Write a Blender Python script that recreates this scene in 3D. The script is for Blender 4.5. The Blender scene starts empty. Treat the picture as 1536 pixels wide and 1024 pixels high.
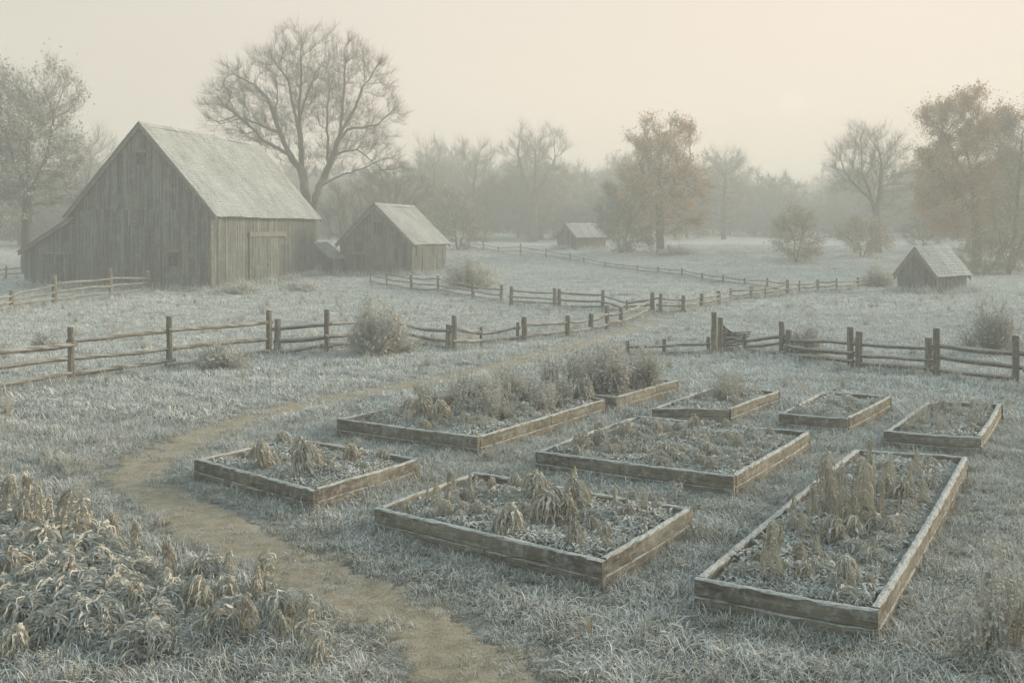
import bpy, math, random
import numpy as np
from mathutils import Vector

# ------------------------------------------------------------------ scene, camera, light
S = bpy.context.scene
COL = S.collection
FPX, HZ, CAMH = 1525.0, 345.0, 3.8          # focal length and horizon row in photo pixels, eye height
cd = bpy.data.cameras.new('camera'); cam = bpy.data.objects.new('camera', cd); COL.objects.link(cam)
cam.location = (0, 0, CAMH); cam.rotation_euler = (math.radians(90), 0, 0)
cd.sensor_width = 36; cd.lens = 36 * FPX / 1536; cd.shift_y = -(512 - HZ) / 1536
cd.clip_start = 0.1; cd.clip_end = 3000
S.camera = cam

SUN_AZ, SUN_EL = math.radians(69), math.radians(14)     # azimuth to the right of straight ahead
sl = bpy.data.lights.new('sun', 'SUN'); so = bpy.data.objects.new('sun', sl); COL.objects.link(so)
sl.energy = 5.0; sl.angle = math.radians(24); sl.color = (1.0, 0.82, 0.58)
sdir = Vector((math.sin(SUN_AZ) * math.cos(SUN_EL), math.cos(SUN_AZ) * math.cos(SUN_EL), math.sin(SUN_EL)))
so.rotation_euler = (-sdir).to_track_quat('-Z', 'Y').to_euler()

W = bpy.data.worlds.new('World'); S.world = W; W.use_nodes = True
def build_world():
    nt = W.node_tree; N = nt.nodes; L = nt.links; N.clear()
    def nd(t, **k):
        n = N.new(t)
        for a, b in k.items(): setattr(n, a, b)
        return n
    def mth(op, a, b=None, clamp=False):
        n = nd('ShaderNodeMath', operation=op, use_clamp=clamp)
        for i, v in enumerate((a, b)):
            if v is None: continue
            if isinstance(v, (int, float)): n.inputs[i].default_value = v
            else: L.new(v, n.inputs[i])
        return n.outputs[0]
    def mixc(f, a, b, bt='MIX'):
        n = nd('ShaderNodeMix', data_type='RGBA', blend_type=bt)
        for i, v in ((0, f), (6, a), (7, b)):
            if isinstance(v, (int, float)): n.inputs[i].default_value = v
            elif isinstance(v, tuple): n.inputs[i].default_value = (*v, 1)
            else: L.new(v, n.inputs[i])
        return n.outputs[2]
    sky = nd('ShaderNodeTexSky', sky_type='NISHITA', sun_disc=False)
    sky.sun_elevation = SUN_EL; sky.sun_rotation = SUN_AZ; sky.dust_density = 4.0; sky.air_density = 1.0
    tc = nd('ShaderNodeTexCoord')
    sep = nd('ShaderNodeSeparateXYZ'); L.new(tc.outputs['Generated'], sep.inputs[0])
    z = mth('MAXIMUM', sep.outputs[2], 0.0)
    e = (1188 - 768) / FPX, 1.0, (HZ - 155) / FPX
    v = Vector(e).normalized()
    dp = nd('ShaderNodeVectorMath', operation='DOT_PRODUCT'); L.new(tc.outputs['Generated'], dp.inputs[0]); dp.inputs[1].default_value = v
    dt = dp.outputs['Value']
    mu = nd('ShaderNodeMapRange', interpolation_type='SMOOTHSTEP'); L.new(z, mu.inputs[0]); mu.inputs[1].default_value = .10; mu.inputs[2].default_value = .75; up = mu.outputs[0]
    base = mixc(up, (8.2, 7.1, 6.1), (8.1, 9.3, 9.5))
    # low fog bank all round: brighter and warmer round the veiled sun, duller and cooler away from it
    side = mth('POWER', mth('MULTIPLY_ADD', dt, 0.5, True), 1.0)
    n = nd('ShaderNodeMath', operation='MULTIPLY_ADD'); L.new(dt, n.inputs[0]); n.inputs[1].default_value = .5; n.inputs[2].default_value = .5
    cool = mixc(mth('POWER', n.outputs[0], 3.6), (.53, .63, .64), (1, 1, 1))
    c = mixc(1.0, base, cool, 'MULTIPLY')
    glow = mth('POWER', mth('MAXIMUM', dt, 0.0), 14.0)
    c = mixc(mth('MULTIPLY', glow, .45), c, (10.6, 8.6, 7.0))
    mr = nd('ShaderNodeMapRange', interpolation_type='SMOOTHSTEP'); L.new(dt, mr.inputs[0])
    mr.inputs[1].default_value = math.cos(.0155); mr.inputs[2].default_value = math.cos(.0080)
    c = mixc(mth('MULTIPLY', mr.outputs[0], .05), c, (16, 14.5, 12))
    ns = nd('ShaderNodeTexNoise'); ns.inputs['Scale'].default_value = 3.0; ns.inputs['Detail'].default_value = 4
    mp = nd('ShaderNodeMapping'); mp.inputs['Scale'].default_value = (1, 1, 4); L.new(tc.outputs['Generated'], mp.inputs[0]); L.new(mp.outputs[0], ns.inputs['Vector'])
    r2 = nd('ShaderNodeMapRange'); L.new(ns.outputs[0], r2.inputs[0]); r2.inputs[3].default_value = .95; r2.inputs[4].default_value = 1.05
    hs = nd('ShaderNodeVectorMath', operation='SCALE'); L.new(c, hs.inputs[0]); L.new(r2.outputs[0], hs.inputs['Scale'])
    fin = mixc(.88, sky.outputs[0], hs.outputs[0])
    bg = nd('ShaderNodeBackground'); bg.inputs[1].default_value = .1; L.new(fin, bg.inputs[0])
    out = nd('ShaderNodeOutputWorld'); L.new(bg.outputs[0], out.inputs[0])
build_world()

S.view_settings.view_transform = 'Standard'; S.view_settings.look = 'None'
S.view_settings.exposure = 0.19; S.view_settings.gamma = 1.0; S.view_settings.use_curve_mapping = False
S.render.engine = 'CYCLES'
cy = S.cycles
cy.max_bounces = 6; cy.diffuse_bounces = 3; cy.glossy_bounces = 2; cy.volume_bounces = 2; cy.transparent_max_bounces = 8
cy.use_adaptive_sampling = True; cy.adaptive_threshold = .02
cy.use_denoising = True; cy.denoising_prefilter = 'ACCURATE'
cy.caustics_reflective = False; cy.caustics_refractive = False

# ------------------------------------------------------------------ helpers
_ky = np.array([-100, 0, 55, 70, 86, 110, 150, 200, 300, 700.]); _kz = np.array([0, 0, 0, .12, .5, 1.5, 2.3, 2.7, 3.1, 3.4])
_yy = np.linspace(-100, 700, 3201); _zz = np.interp(_yy, _ky, _kz)
_zz = np.convolve(np.pad(_zz, 24, mode='edge'), np.ones(49) / 49, 'valid')
def gz(x, y):
    x = np.asarray(x, float); y = np.asarray(y, float)
    n = .5 * np.sin(.9 * x + .35 * y + 1) + .5 * np.sin(.42 * x - .77 * y) + .35 * np.sin(1.9 * x + .6 * y + 2) * np.sin(1.3 * y - .4 * x) + .25 * np.sin(2.9 * y + 1.1 * x)
    far = np.clip((y - 40) / 60, 0, 1)
    big = np.sin(.11 * x + .05 * y) * np.sin(.07 * y - .03 * x + 1) * .25 * far
    return np.interp(y, _yy, _zz) + n * (.028 + .05 * far) + big
def at(px, py, z=None):
    """photo pixel -> point on the ground (or on the level z)"""
    dx, dz = (px - 768) / FPX, (HZ - py) / FPX
    if z is not None:
        Y = (z - CAMH) / dz
        return Vector((dx * Y, Y, z))
    Y = np.geomspace(3, 500, 4000)
    f = CAMH + Y * dz - gz(Y * dx, Y)
    i = int(np.argmax(f < 0)) if (f < 0).any() else len(Y) - 1
    y = Y[max(i - 1, 0)] if i == 0 else Y[i - 1] + (Y[i] - Y[i - 1]) * f[i - 1] / (f[i - 1] - f[i])
    return Vector((dx * y, y, float(gz(dx * y, y))))
def proj(p):
    return 768 + FPX * p[0] / p[1], HZ - FPX * (p[2] - CAMH) / p[1]
def tag(o, label=None, cat=None, group=None, kind=None):
    for k, v in (('label', label), ('category', cat), ('group', group), ('kind', kind)):
        if v: o[k] = v
    return o
def empty(name, loc=(0, 0, 0), rz=0, label=None, cat=None, group=None):
    o = bpy.data.objects.new(name, None); COL.objects.link(o); o.empty_display_size = .2
    o.location = loc; o.rotation_euler = (0, 0, rz)
    return tag(o, label, cat, group)
class MB:
    """collects verts and faces for ONE mesh object"""
    def __init__(s): s.v = []; s.f = []
    def add(s, vs, fs):
        b = len(s.v); s.v += [tuple(p) for p in vs]; s.f += [tuple(i + b for i in f) for f in fs]
    def box(s, x0, x1, y0, y1, z0, z1):
        s.add([(x0, y0, z0), (x1, y0, z0), (x1, y1, z0), (x0, y1, z0), (x0, y0, z1), (x1, y0, z1), (x1, y1, z1), (x0, y1, z1)],
              [(0, 3, 2, 1), (4, 5, 6, 7), (0, 1, 5, 4), (1, 2, 6, 5), (2, 3, 7, 6), (3, 0, 4, 7)])
    def prism(s, quad, n):
        """closed slab: 4 points plus a thickness vector"""
        q = [Vector(p) for p in quad]; n = Vector(n)
        s.add(q + [p + n for p in q], [(3, 2, 1, 0), (4, 5, 6, 7), (0, 1, 5, 4), (1, 2, 6, 5), (2, 3, 7, 6), (3, 0, 4, 7)])
    def tube(s, pts, rad, sides=6, cap=True, rng=None, rough=0):
        P = [Vector(p) for p in pts]; n = len(P); base = len(s.v); up = Vector((.13, .21, 1)) 
        t0 = (P[-1] - P[0]).normalized()
        if abs(t0.z) > .8: up = Vector((1, .17, .05))
        for i in range(n):
            t = (P[min(i + 1, n - 1)] - P[max(i - 1, 0)]).normalized()
            a = t.cross(up).normalized(); b = t.cross(a)
            for k in range(sides):
                w = 2 * math.pi * k / sides
                r = rad[i] * (1 + (rng.uniform(-rough, rough) if rng else 0))
                s.v.append(tuple(P[i] + a * (r * math.cos(w)) + b * (r * math.sin(w))))
        for i in range(n - 1):
            for k in range(sides):
                k2 = (k + 1) % sides
                s.f.append((base + i * sides + k, base + i * sides + k2, base + (i + 1) * sides + k2, base + (i + 1) * sides + k))
        if cap:
            s.f.append(tuple(base + k for k in reversed(range(sides)))); s.f.append(tuple(base + (n - 1) * sides + k for k in range(sides)))
    def build(s, name, mat, parent=None, smooth=False, loc=None, rot=None, link=True):
        me = bpy.data.meshes.new(name); me.from_pydata(s.v, [], s.f); me.update()
        if smooth: me.polygons.foreach_set('use_smooth', [True] * len(me.polygons))
        me.materials.append(mat)
        o = bpy.data.objects.new(name, me)
        if link: COL.objects.link(o)
        if parent: o.parent = parent
        if loc is not None: o.location = loc
        if rot is not None: o.rotation_euler = rot
        return o
def np_mesh(name, V, T, mat, parent=None, link=True, attr=None):
    """mesh from numpy verts and triangles (or quads)"""
    V = np.asarray(V, np.float32); T = np.asarray(T, np.int32); k = T.shape[1]
    me = bpy.data.meshes.new(name)
    me.vertices.add(len(V)); me.vertices.foreach_set('co', V.ravel())
    me.loops.add(T.size); me.loops.foreach_set('vertex_index', T.ravel())
    me.polygons.add(len(T)); me.polygons.foreach_set('loop_start', np.arange(0, T.size, k, dtype=np.int32))
    try: me.polygons.foreach_set('loop_total', np.full(len(T), k, np.int32))
    except Exception: pass
    me.update(calc_edges=True)
    if attr is not None:
        a = me.attributes.new('tip', 'FLOAT', 'POINT'); a.data.foreach_set('value', np.asarray(attr, np.float32))
    me.materials.append(mat)
    o = bpy.data.objects.new(name, me)
    if link: COL.objects.link(o)
    if parent: o.parent = parent
    return o
def copy_tree(o, parent=None):
    c = o.copy(); COL.objects.link(c)
    if parent: c.parent = parent
    for ch in list(o.children): copy_tree(ch, c)
    return c
def unit(a): return a / np.maximum(np.linalg.norm(a, axis=-1, keepdims=True), 1e-9)

# ------------------------------------------------------------------ materials
class NT:
    def __init__(s, name):
        m = bpy.data.materials.new(name); m.use_nodes = True; s.m = m; s.t = m.node_tree; s.t.nodes.clear()
        s.bsdf = s.n('ShaderNodeBsdfPrincipled'); s.bsdf.inputs['Roughness'].default_value = .9
        s.bsdf.inputs['Specular IOR Level'].default_value = .15
        o = s.n('ShaderNodeOutputMaterial'); s.l(s.bsdf.outputs[0], o.inputs[0])
        s.tc = s.n('ShaderNodeTexCoord'); s.geo = s.n('ShaderNodeNewGeometry')
    def n(s, t, **k):
        x = s.t.nodes.new(t)
        for a, b in k.items(): setattr(x, a, b)
        return x
    def l(s, a, b): s.t.links.new(a, b)
    def put(s, sock, v):
        if isinstance(v, (int, float)): sock.default_value = v
        elif isinstance(v, tuple): sock.default_value = (*v, 1) if len(v) == 3 and sock.type == 'RGBA' else v
        else: s.l(v, sock)
    def noise(s, scale, detail=4, rough=.6, map=None, coord='Object'):
        x = s.n('ShaderNodeTexNoise'); x.inputs['Scale'].default_value = scale; x.inputs['Detail'].default_value = detail; x.inputs['Roughness'].default_value = rough
        src = s.geo.outputs['Position'] if coord == 'World' else s.tc.outputs[coord]
        if map:
            mp = s.n('ShaderNodeMapping'); mp.inputs['Scale'].default_value = map; s.l(src, mp.inputs[0]); src = mp.outputs[0]
        s.l(src, x.inputs['Vector']); return x.outputs[0]
    def rng(s, v, a, b, c=0., d=1., smooth=True):
        x = s.n('ShaderNodeMapRange'); 
        if smooth: x.interpolation_type = 'SMOOTHSTEP'
        s.put(x.inputs[0], v)
        for i, q in enumerate((a, b, c, d)): x.inputs[i + 1].default_value = q
        return x.outputs[0]
    def math(s, op, a, b=0., clamp=False):
        x = s.n('ShaderNodeMath', operation=op, use_clamp=clamp); s.put(x.inputs[0], a); s.put(x.inputs[1], b); return x.outputs[0]
    def mix(s, f, a, b, bt='MIX'):
        x = s.n('ShaderNodeMix', data_type='RGBA', blend_type=bt); s.put(x.inputs[0], f); s.put(x.inputs[6], a); s.put(x.inputs[7], b); return x.outputs[2]
    def bump(s, h, strength=.5, dist=.02):
        x = s.n('ShaderNodeBump'); x.inputs['Strength'].default_value = strength; x.inputs['Distance'].default_value = dist; s.l(h, x.inputs['Height'])
        s.l(x.outputs[0], s.bsdf.inputs['Normal']); return x.outputs[0]
    def up(s):
        x = s.n('ShaderNodeSeparateXYZ'); s.l(s.geo.outputs['Normal'], x.inputs[0]); return x.outputs[2]
    def color(s, c): s.put(s.bsdf.inputs['Base Color'], c); return s.m
FROST = (.615, .632, .64)
def wood(name, dark, light, grain=(1, 12, 12), frost=.75, lo=.25, hi=.85, gs=2.5, crack=None, rime=.22):
    t = NT(name)
    g = t.noise(gs, 6, .65, grain); b = t.noise(1.3, 3)
    c = t.mix(t.rng(g, .32, .68), dark, light)
    isl = t.geo.outputs['Random Per Island']
    c = t.mix(t.rng(isl, 0, 1, 0, .75, False), c, tuple(x * .6 for x in dark))
    if crack: c = t.mix(t.rng(t.noise(crack[0], 5, .75, crack[1]), .56, .64, 0, .85), c, tuple(x * .28 for x in dark))
    c = t.mix(t.rng(t.noise(gs * .45, 3, .5, grain), .5, .7, 0, .5), c, tuple(x * 1.3 for x in light))
    c = t.mix(t.rng(b, .45, .75, 0, .45), c, tuple(x * 1.25 for x in light))
    f = t.math('MULTIPLY', t.rng(t.up(), lo, hi), t.rng(t.noise(23, 4, coord='World'), .28, .55, .35, 1.))
    side = t.math('MULTIPLY', t.rng(t.noise(9, 6, .75, coord='World'), .46, .7), rime)     # rime caught on the rough faces too
    f = t.math('MAXIMUM', t.math('MULTIPLY', f, frost), side)
    c = t.mix(f, c, FROST)
    t.bump(g, .7, .015)
    return t.color(c)
def plant(name, a, b, frost=.7, lo=-.1, hi=.75, two=True):
    t = NT(name)
    inf = t.n('ShaderNodeObjectInfo')
    c = t.mix(t.rng(t.geo.outputs['Random Per Island'], 0, 1, 0, 1, False), a, b)
    c = t.mix(t.math('MULTIPLY', inf.outputs['Random'], .35), c, tuple(x * .7 for x in a))
    f = t.math('MULTIPLY', t.rng(t.math('ABSOLUTE', t.up()) if two else t.up(), lo, hi), t.rng(t.noise(16, 4, coord='World'), .3, .6, .25, 1.))
    rim = t.math('MULTIPLY', t.rng(t.math('FRACT', t.math('MULTIPLY', t.geo.outputs['Random Per Island'], 17.3)), .3, .9, .0, .95, False), t.rng(t.noise(48, 4, .7, coord='World'), .42, .6))
    f = t.math('MAXIMUM', f, t.math('MULTIPLY', rim, two))
    c = t.mix(t.math('MULTIPLY', f, frost), c, FROST)
    return t.color(c)
def m_grass():
    t = NT('frosted_grass_blades')
    at_ = t.n('ShaderNodeAttribute', attribute_name='tip')
    inf = t.n('ShaderNodeObjectInfo')
    r = t.math('ADD', t.math('MULTIPLY', inf.outputs['Random'], .5), t.math('MULTIPLY', t.geo.outputs['Random Per Island'], .5))
    patch = t.noise(.45, 3, coord='World')
    g = t.mix(t.rng(r, .25, .75), (.095, .10, .06), (.25, .21, .13))
    g = t.mix(t.rng(patch, .5, .68, 0, .6), g, (.25, .215, .13))
    isl = t.geo.outputs['Random Per Island']
    g = t.mix(t.rng(inf.outputs['Random'], .86, .9), g, (.34, .265, .15))
    f = t.rng(at_.outputs['Fac'], 0, .85, .10, 1.)
    f = t.math('MULTIPLY', f, t.rng(inf.outputs['Random'], .84, .92, 1., .5))
    f = t.math('MULTIPLY', f, t.rng(isl, .05, .6, .40, 1.))
    f = t.math('MULTIPLY', f, t.rng(patch, .54, .74, 1., .66))
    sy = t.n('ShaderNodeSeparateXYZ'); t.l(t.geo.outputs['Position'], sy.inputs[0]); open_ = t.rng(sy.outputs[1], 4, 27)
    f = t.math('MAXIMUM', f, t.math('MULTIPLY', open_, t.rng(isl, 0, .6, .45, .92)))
    return t.color(t.mix(f, g, (.80, .825, .84)))
def m_ground():
    t = NT('frosted_turf')
    a = t.noise(6, 8, .7, coord='World'); b = t.noise(.35, 4, coord='World'); d = t.noise(38, 4, .7, coord='World')
    streak = t.noise(.9, 6, .7, (.5, 2.2, 1), 'World')
    c = t.mix(t.rng(d, .3, .6), (.12, .12, .092), (.33, .335, .315))
    c = t.mix(t.rng(a, .4, .65, 0, .85), c, (.60, .635, .63))
    c = t.mix(t.rng(b, .48, .68, 0, .5), c, (.38, .36, .29))
    c = t.mix(t.rng(streak, .52, .66, 0, .55), c, (.36, .37, .33))
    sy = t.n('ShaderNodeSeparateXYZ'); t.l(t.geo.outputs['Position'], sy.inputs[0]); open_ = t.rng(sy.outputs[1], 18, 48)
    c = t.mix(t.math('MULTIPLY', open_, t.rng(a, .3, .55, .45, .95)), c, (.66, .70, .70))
    t.bump(t.math('ADD', a, d), 1., .10)
    return t.color(c)
def m_path():
    t = NT('trodden_earth')
    a = t.noise(5, 7, .7, coord='World'); d = t.noise(40, 4, .7, coord='World'); b = t.noise(.9, 4, coord='World')
    c = t.mix(t.rng(a, .35, .65), (.37, .315, .235), (.52, .47, .38))
    c = t.mix(t.rng(d, .45, .7, 0, .55), c, (.56, .555, .52))
    c = t.mix(t.rng(b, .5, .7, 0, .45), c, (.52, .51, .47))
    t.bump(t.math('ADD', a, d), .9, .05)
    return t.color(c)
def m_soil():
    t = NT('frosted_soil')
    a = t.noise(14, 6, .7, coord='World'); d = t.noise(55, 4, .7, coord='World')
    c = t.mix(t.rng(a, .35, .65), (.07, .067, .056), (.17, .165, .145))
    f = t.math('MULTIPLY', t.rng(t.up(), .5, 1.), t.rng(d, .36, .58, .25, .95))
    t.bump(t.math('ADD', a, d), 1., .05)
    return t.color(t.mix(f, c, FROST))
def m_roof():
    t = NT('frosted_shingles')
    g = t.noise(5, 5, .7, (6, 1, 6)); b = t.noise(30, 5, .7, coord='World')
    isl = t.geo.outputs['Random Per Island']
    c = t.mix(isl, (.17, .175, .17), (.27, .275, .27))
    f = t.math('MULTIPLY', t.rng(t.up(), .1, .55), t.rng(b, .3, .6, .45, .95))
    f = t.math('MULTIPLY', f, t.rng(t.noise(.7, 5, .7, (1.5, .7, .7)), .34, .66, .42, 1.))
    t.bump(g, .5, .02)
    return t.color(t.mix(f, c, (.49, .53, .555)))
def m_bark(name, a, b, frost):
    t = NT(name)
    g = t.noise(5, 5, .7, (3, 3, .6)); n = t.noise(2.2, 4, coord='World')
    c = t.mix(t.rng(g, .35, .65), a, b)
    f = t.math('MULTIPLY', t.rng(t.up(), -.2, .8, .25, 1.), t.rng(n, .3, .65, .4, 1.))
    t.bump(g, .8, .05)
    return t.color(t.mix(t.math('MULTIPLY', f, frost), c, FROST))
M = dict(
    ground=m_ground(), path=m_path(), soil=m_soil(), roof=m_roof(), grass=m_grass(),
    bed=wood('weathered_bed_timber', (.15, .142, .12), (.28, .265, .225), (1, 9, 14), .8, gs=3.5, crack=(2.2, (1, 6, 15)), rime=.40),
    board=wood('weathered_barn_board', (.066, .079, .080), (.215, .224, .208), (7, 7, .35), .5, .3, .9, 2., crack=(1.6, (6, 6, .3))),
    trim=wood('barn_trim', (.14, .135, .118), (.28, .27, .235), (4, 4, 4), .5),
    dark=wood('dark_board', (.04, .04, .036), (.09, .088, .08), (9, 9, .5), .2),
    post=wood('fence_post_wood', (.13, .122, .102), (.28, .265, .225), (10, 10, .8), .95, .1, .7),
    rail=wood('fence_rail_wood', (.11, .102, .085), (.23, .215, .18), (1, 10, 10), .6, .1, .75),
    tan=plant('wilted_tan_leaves', (.43, .375, .27), (.64, .59, .49), .92),
    rust=plant('wilted_brown_leaves', (.40, .315, .215), (.58, .50, .39), .86),
    kale=plant('rimed_grey_leaves', (.34, .33, .255), (.50, .475, .385), .95, -.35, .45),
    litter=plant('rimed_leaf_litter', (.27, .255, .20), (.47, .43, .34), .95, -.3, .5),
    weed=plant('dry_weed', (.46, .40, .30), (.64, .58, .48), .9, -.2, .6),
    twig=plant('bush_twigs', (.22, .20, .155), (.37, .34, .275), .85, -.2, .6),
    bark=m_bark('tree_bark', (.055, .05, .04), (.12, .11, .09), .45),
    bough=m_bark('rimed_twigs', (.085, .076, .06), (.145, .13, .105), .42),
    white=m_bark('heavily_rimed_twigs', (.12, .112, .09), (.21, .195, .165), .6),
    brown_leaf=plant('dry_brown_leaves', (.54, .325, .155), (.69, .475, .27), .33),
    dun_leaf=plant('dun_leaves', (.38, .285, .175), (.50, .40, .28), .5),
    rime_leaf=plant('rimed_leaves', (.27, .25, .19), (.42, .39, .31), .85, -.3, .6),
    olive_leaf=plant('dull_olive_leaves', (.17, .16, .10), (.30, .27, .18), .60),
)

# ------------------------------------------------------------------ scattering of uncountable stuff
PROTO = bpy.data.collections.new('scatter_sources')     # not linked to the scene
def scatter(name, P, R, Sc, idx, protos, label, cat):
    sub = bpy.data.collections.new(name + '_sources')
    for i, o in enumerate(protos):
        o.name = '%s_source_%02d' % (name, i); sub.objects.link(o)
    me = bpy.data.meshes.new(name); me.vertices.add(len(P)); me.vertices.foreach_set('co', np.asarray(P, np.float32).ravel())
    a = me.attributes.new('rot', 'FLOAT_VECTOR', 'POINT'); a.data.foreach_set('vector', np.asarray(R, np.float32).ravel())
    a = me.attributes.new('scl', 'FLOAT_VECTOR', 'POINT'); a.data.foreach_set('vector', np.asarray(Sc, np.float32).ravel())
    a = me.attributes.new('pick', 'INT', 'POINT'); a.data.foreach_set('value', np.asarray(idx, np.int32))
    o = bpy.data.objects.new(name, me); COL.objects.link(o)
    g = bpy.data.node_groups.new(name, 'GeometryNodeTree')
    g.interface.new_socket('Geometry', in_out='INPUT', socket_type='NodeSocketGeometry')
    g.interface.new_socket('Geometry', in_out='OUTPUT', socket_type='NodeSocketGeometry')
    N, L = g.nodes, g.links
    gi, go = N.new('NodeGroupInput'), N.new('NodeGroupOutput')
    ci = N.new('GeometryNodeCollectionInfo'); ci.inputs['Collection'].default_value = sub
    ci.inputs['Separate Children'].default_value = True; ci.inputs['Reset Children'].default_value = True
    ip = N.new('GeometryNodeInstanceOnPoints'); ip.inputs['Pick Instance'].default_value = True
    def na(nm, ty):
        x = N.new('GeometryNodeInputNamedAttribute'); x.data_type = ty; x.inputs['Name'].default_value = nm; return x.outputs['Attribute']
    e2r = N.new('FunctionNodeEulerToRotation')
    L.new(gi.outputs[0], ip.inputs['Points']); L.new(ci.outputs[0], ip.inputs['Instance']); L.new(na('pick', 'INT'), ip.inputs['Instance Index'])
    L.new(na('rot', 'FLOAT_VECTOR'), e2r.inputs[0]); L.new(e2r.outputs[0], ip.inputs['Rotation']); L.new(na('scl', 'FLOAT_VECTOR'), ip.inputs['Scale'])
    L.new(ip.outputs[0], go.inputs[0])
    o.modifiers.new('scatter', 'NODES').node_group = g
    return tag(o, label, cat, kind='stuff')

# ------------------------------------------------------------------ ground, path, haze
def grid_axis(n, a, near, far):
    u = np.linspace(-1, 1, n); return a + near * u + far * u ** 5
def build_ground():
    xs = grid_axis(420, 0, 36, 560)
    v = np.linspace(0, 1, 560); ys = -60 + 110 * v + 560 * v ** 5
    X, Y = np.meshgrid(xs, ys)
    V = np.stack([X, Y, gz(X, Y)], -1).reshape(-1, 3)
    nx, ny = len(xs), len(ys); i = np.arange(ny - 1)[:, None] * nx + np.arange(nx - 1)[None]
    T = np.stack([i, i + 1, i + 1 + nx, i + nx], -1).reshape(-1, 4)
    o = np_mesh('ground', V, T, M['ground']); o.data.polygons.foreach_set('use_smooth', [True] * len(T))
    tag(o, 'frosted grey green meadow that everything stands on', 'ground', kind='structure')
build_ground()

PATH_PX = [(800, 1120), (748, 1040), (690, 985), (605, 930), (520, 888), (430, 846), (345, 803), (275, 768), (226, 737), (206, 712), (224, 690), (275, 666), (330, 643),
           (400, 622), (480, 603), (560, 588), (640, 573), (720, 556), (780, 541), (850, 523), (910, 506), (960, 490), (1000, 478)]
def catmull(P, n):
    P = np.array(P); P = np.vstack([2 * P[0] - P[1], P, 2 * P[-1] - P[-2]]); out = []
    for i in range(1, len(P) - 2):
        t = np.linspace(0, 1, n, endpoint=False)[:, None]
        a, b, c, d = P[i - 1:i + 3]
        out.append(.5 * (2 * b + (c - a) * t + (2 * a - 5 * b + 4 * c - d) * t ** 2 + (3 * b - a - 3 * c + d) * t ** 3))
    return np.vstack(out)
PATH = catmull([tuple(at(*p))[:2] for p in PATH_PX], 26)
def build_path():
    rng = np.random.default_rng(3); n = len(PATH); m = 13
    t = np.gradient(PATH, axis=0); t = unit(t); nn = np.stack([-t[:, 1], t[:, 0]], 1)
    k = np.ones(9) / 9
    hw = lambda: .46 + .13 * np.convolve(rng.normal(0, 1.6, n + 8), k, 'valid') + .05 * rng.normal(0, 1, n)
    wl, wr = hw(), hw()
    V = []
    for j in range(m):
        u = -1 + 2 * j / (m - 1); w = np.where(u < 0, wl, wr)
        p = PATH + nn * (u * w)[:, None]
        z = gz(p[:, 0], p[:, 1]) + .014 + .012 * rng.normal(0, .5, n) * (abs(u) < .9) - .03 * (abs(u) > .99)
        V.append(np.column_stack([p, z]))
    V = np.stack(V, 1).reshape(-1, 3)
    i = np.arange(n - 1)[:, None] * m + np.arange(m - 1)[None]
    T = np.stack([i, i + m, i + m + 1, i + 1], -1).reshape(-1, 4)[:, ::-1]
    o = np_mesh('path', V, T, M['path']); o.data.polygons.foreach_set('use_smooth', [True] * len(T))
    tag(o, 'winding trodden path of brown earth through frosted grass', 'path', kind='structure')
build_path()

HAZE = .0041
def build_haze():
    mb = MB(); mb.box(-605, 605, -64, 618, -1.3, 26)
    m = bpy.data.materials.new('morning_haze'); m.use_nodes = True; t = m.node_tree; t.nodes.clear()
    o = t.nodes.new('ShaderNodeOutputMaterial'); v = t.nodes.new('ShaderNodeVolumePrincipled')
    v.inputs['Color'].default_value = (.95, .968, .97, 1); v.inputs['Density'].default_value = HAZE; v.inputs['Anisotropy'].default_value = .05
    t.links.new(v.outputs[0], o.inputs['Volume'])
    tag(mb.build('haze', m), 'pale morning mist lying over the whole meadow', 'haze', kind='stuff')
build_haze()

# ------------------------------------------------------------------ raised beds (corners of the top rim in the photo: left, front, right, back)
BEDS = [
    ('front left', [(291, 692), (470, 740), (630, 690), (440, 659)], 'small near-square timber raised bed at the bend of the path, holding four drooping tan mounds'),
    ('front middle', [(561, 765), (904, 846), (1039, 764), (711, 711)], 'timber raised bed at the front centre with wilted tan plants and a long front board'),
    ('long right', [(1041, 873), (1318, 922), (1452, 689), (1283, 676)], 'longest timber raised bed, close to the lower right, crowded with tall wilted stalks'),
    ('rear left', [(505, 630), (716, 658), (909, 601), (752, 577)], 'timber raised bed overgrown with grey rimed weeds, just in front of the brown weed thicket'),
    ('weed filled', [(790, 582), (925, 598), (1018, 573), (893, 560)], 'rearmost timber raised bed hidden behind a thicket of tall brown weeds'),
    ('centre', [(803, 681), (1101, 719), (1216, 650), (953, 627)], 'broad timber raised bed in the centre filled with low rimed leaves and no tall stalks'),
    ('single bush', [(978, 614), (1094, 616), (1171, 588), (1070, 581)], 'small raised bed far back with one upright dry bush in it'),
    ('bare', [(1168, 623), (1272, 631), (1338, 597), (1234, 590)], 'small raised bed holding only bare frosted soil and leaf litter'),
    ('rear right', [(1325, 651), (1471, 660), (1503, 609), (1391, 606)], 'small raised bed at the right edge full of short brown wilted plants'),
]
BEDQ = {}
for nm, px, lab in BEDS: BEDQ[nm] = [at(x, y, .30) for x, y in px]
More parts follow.
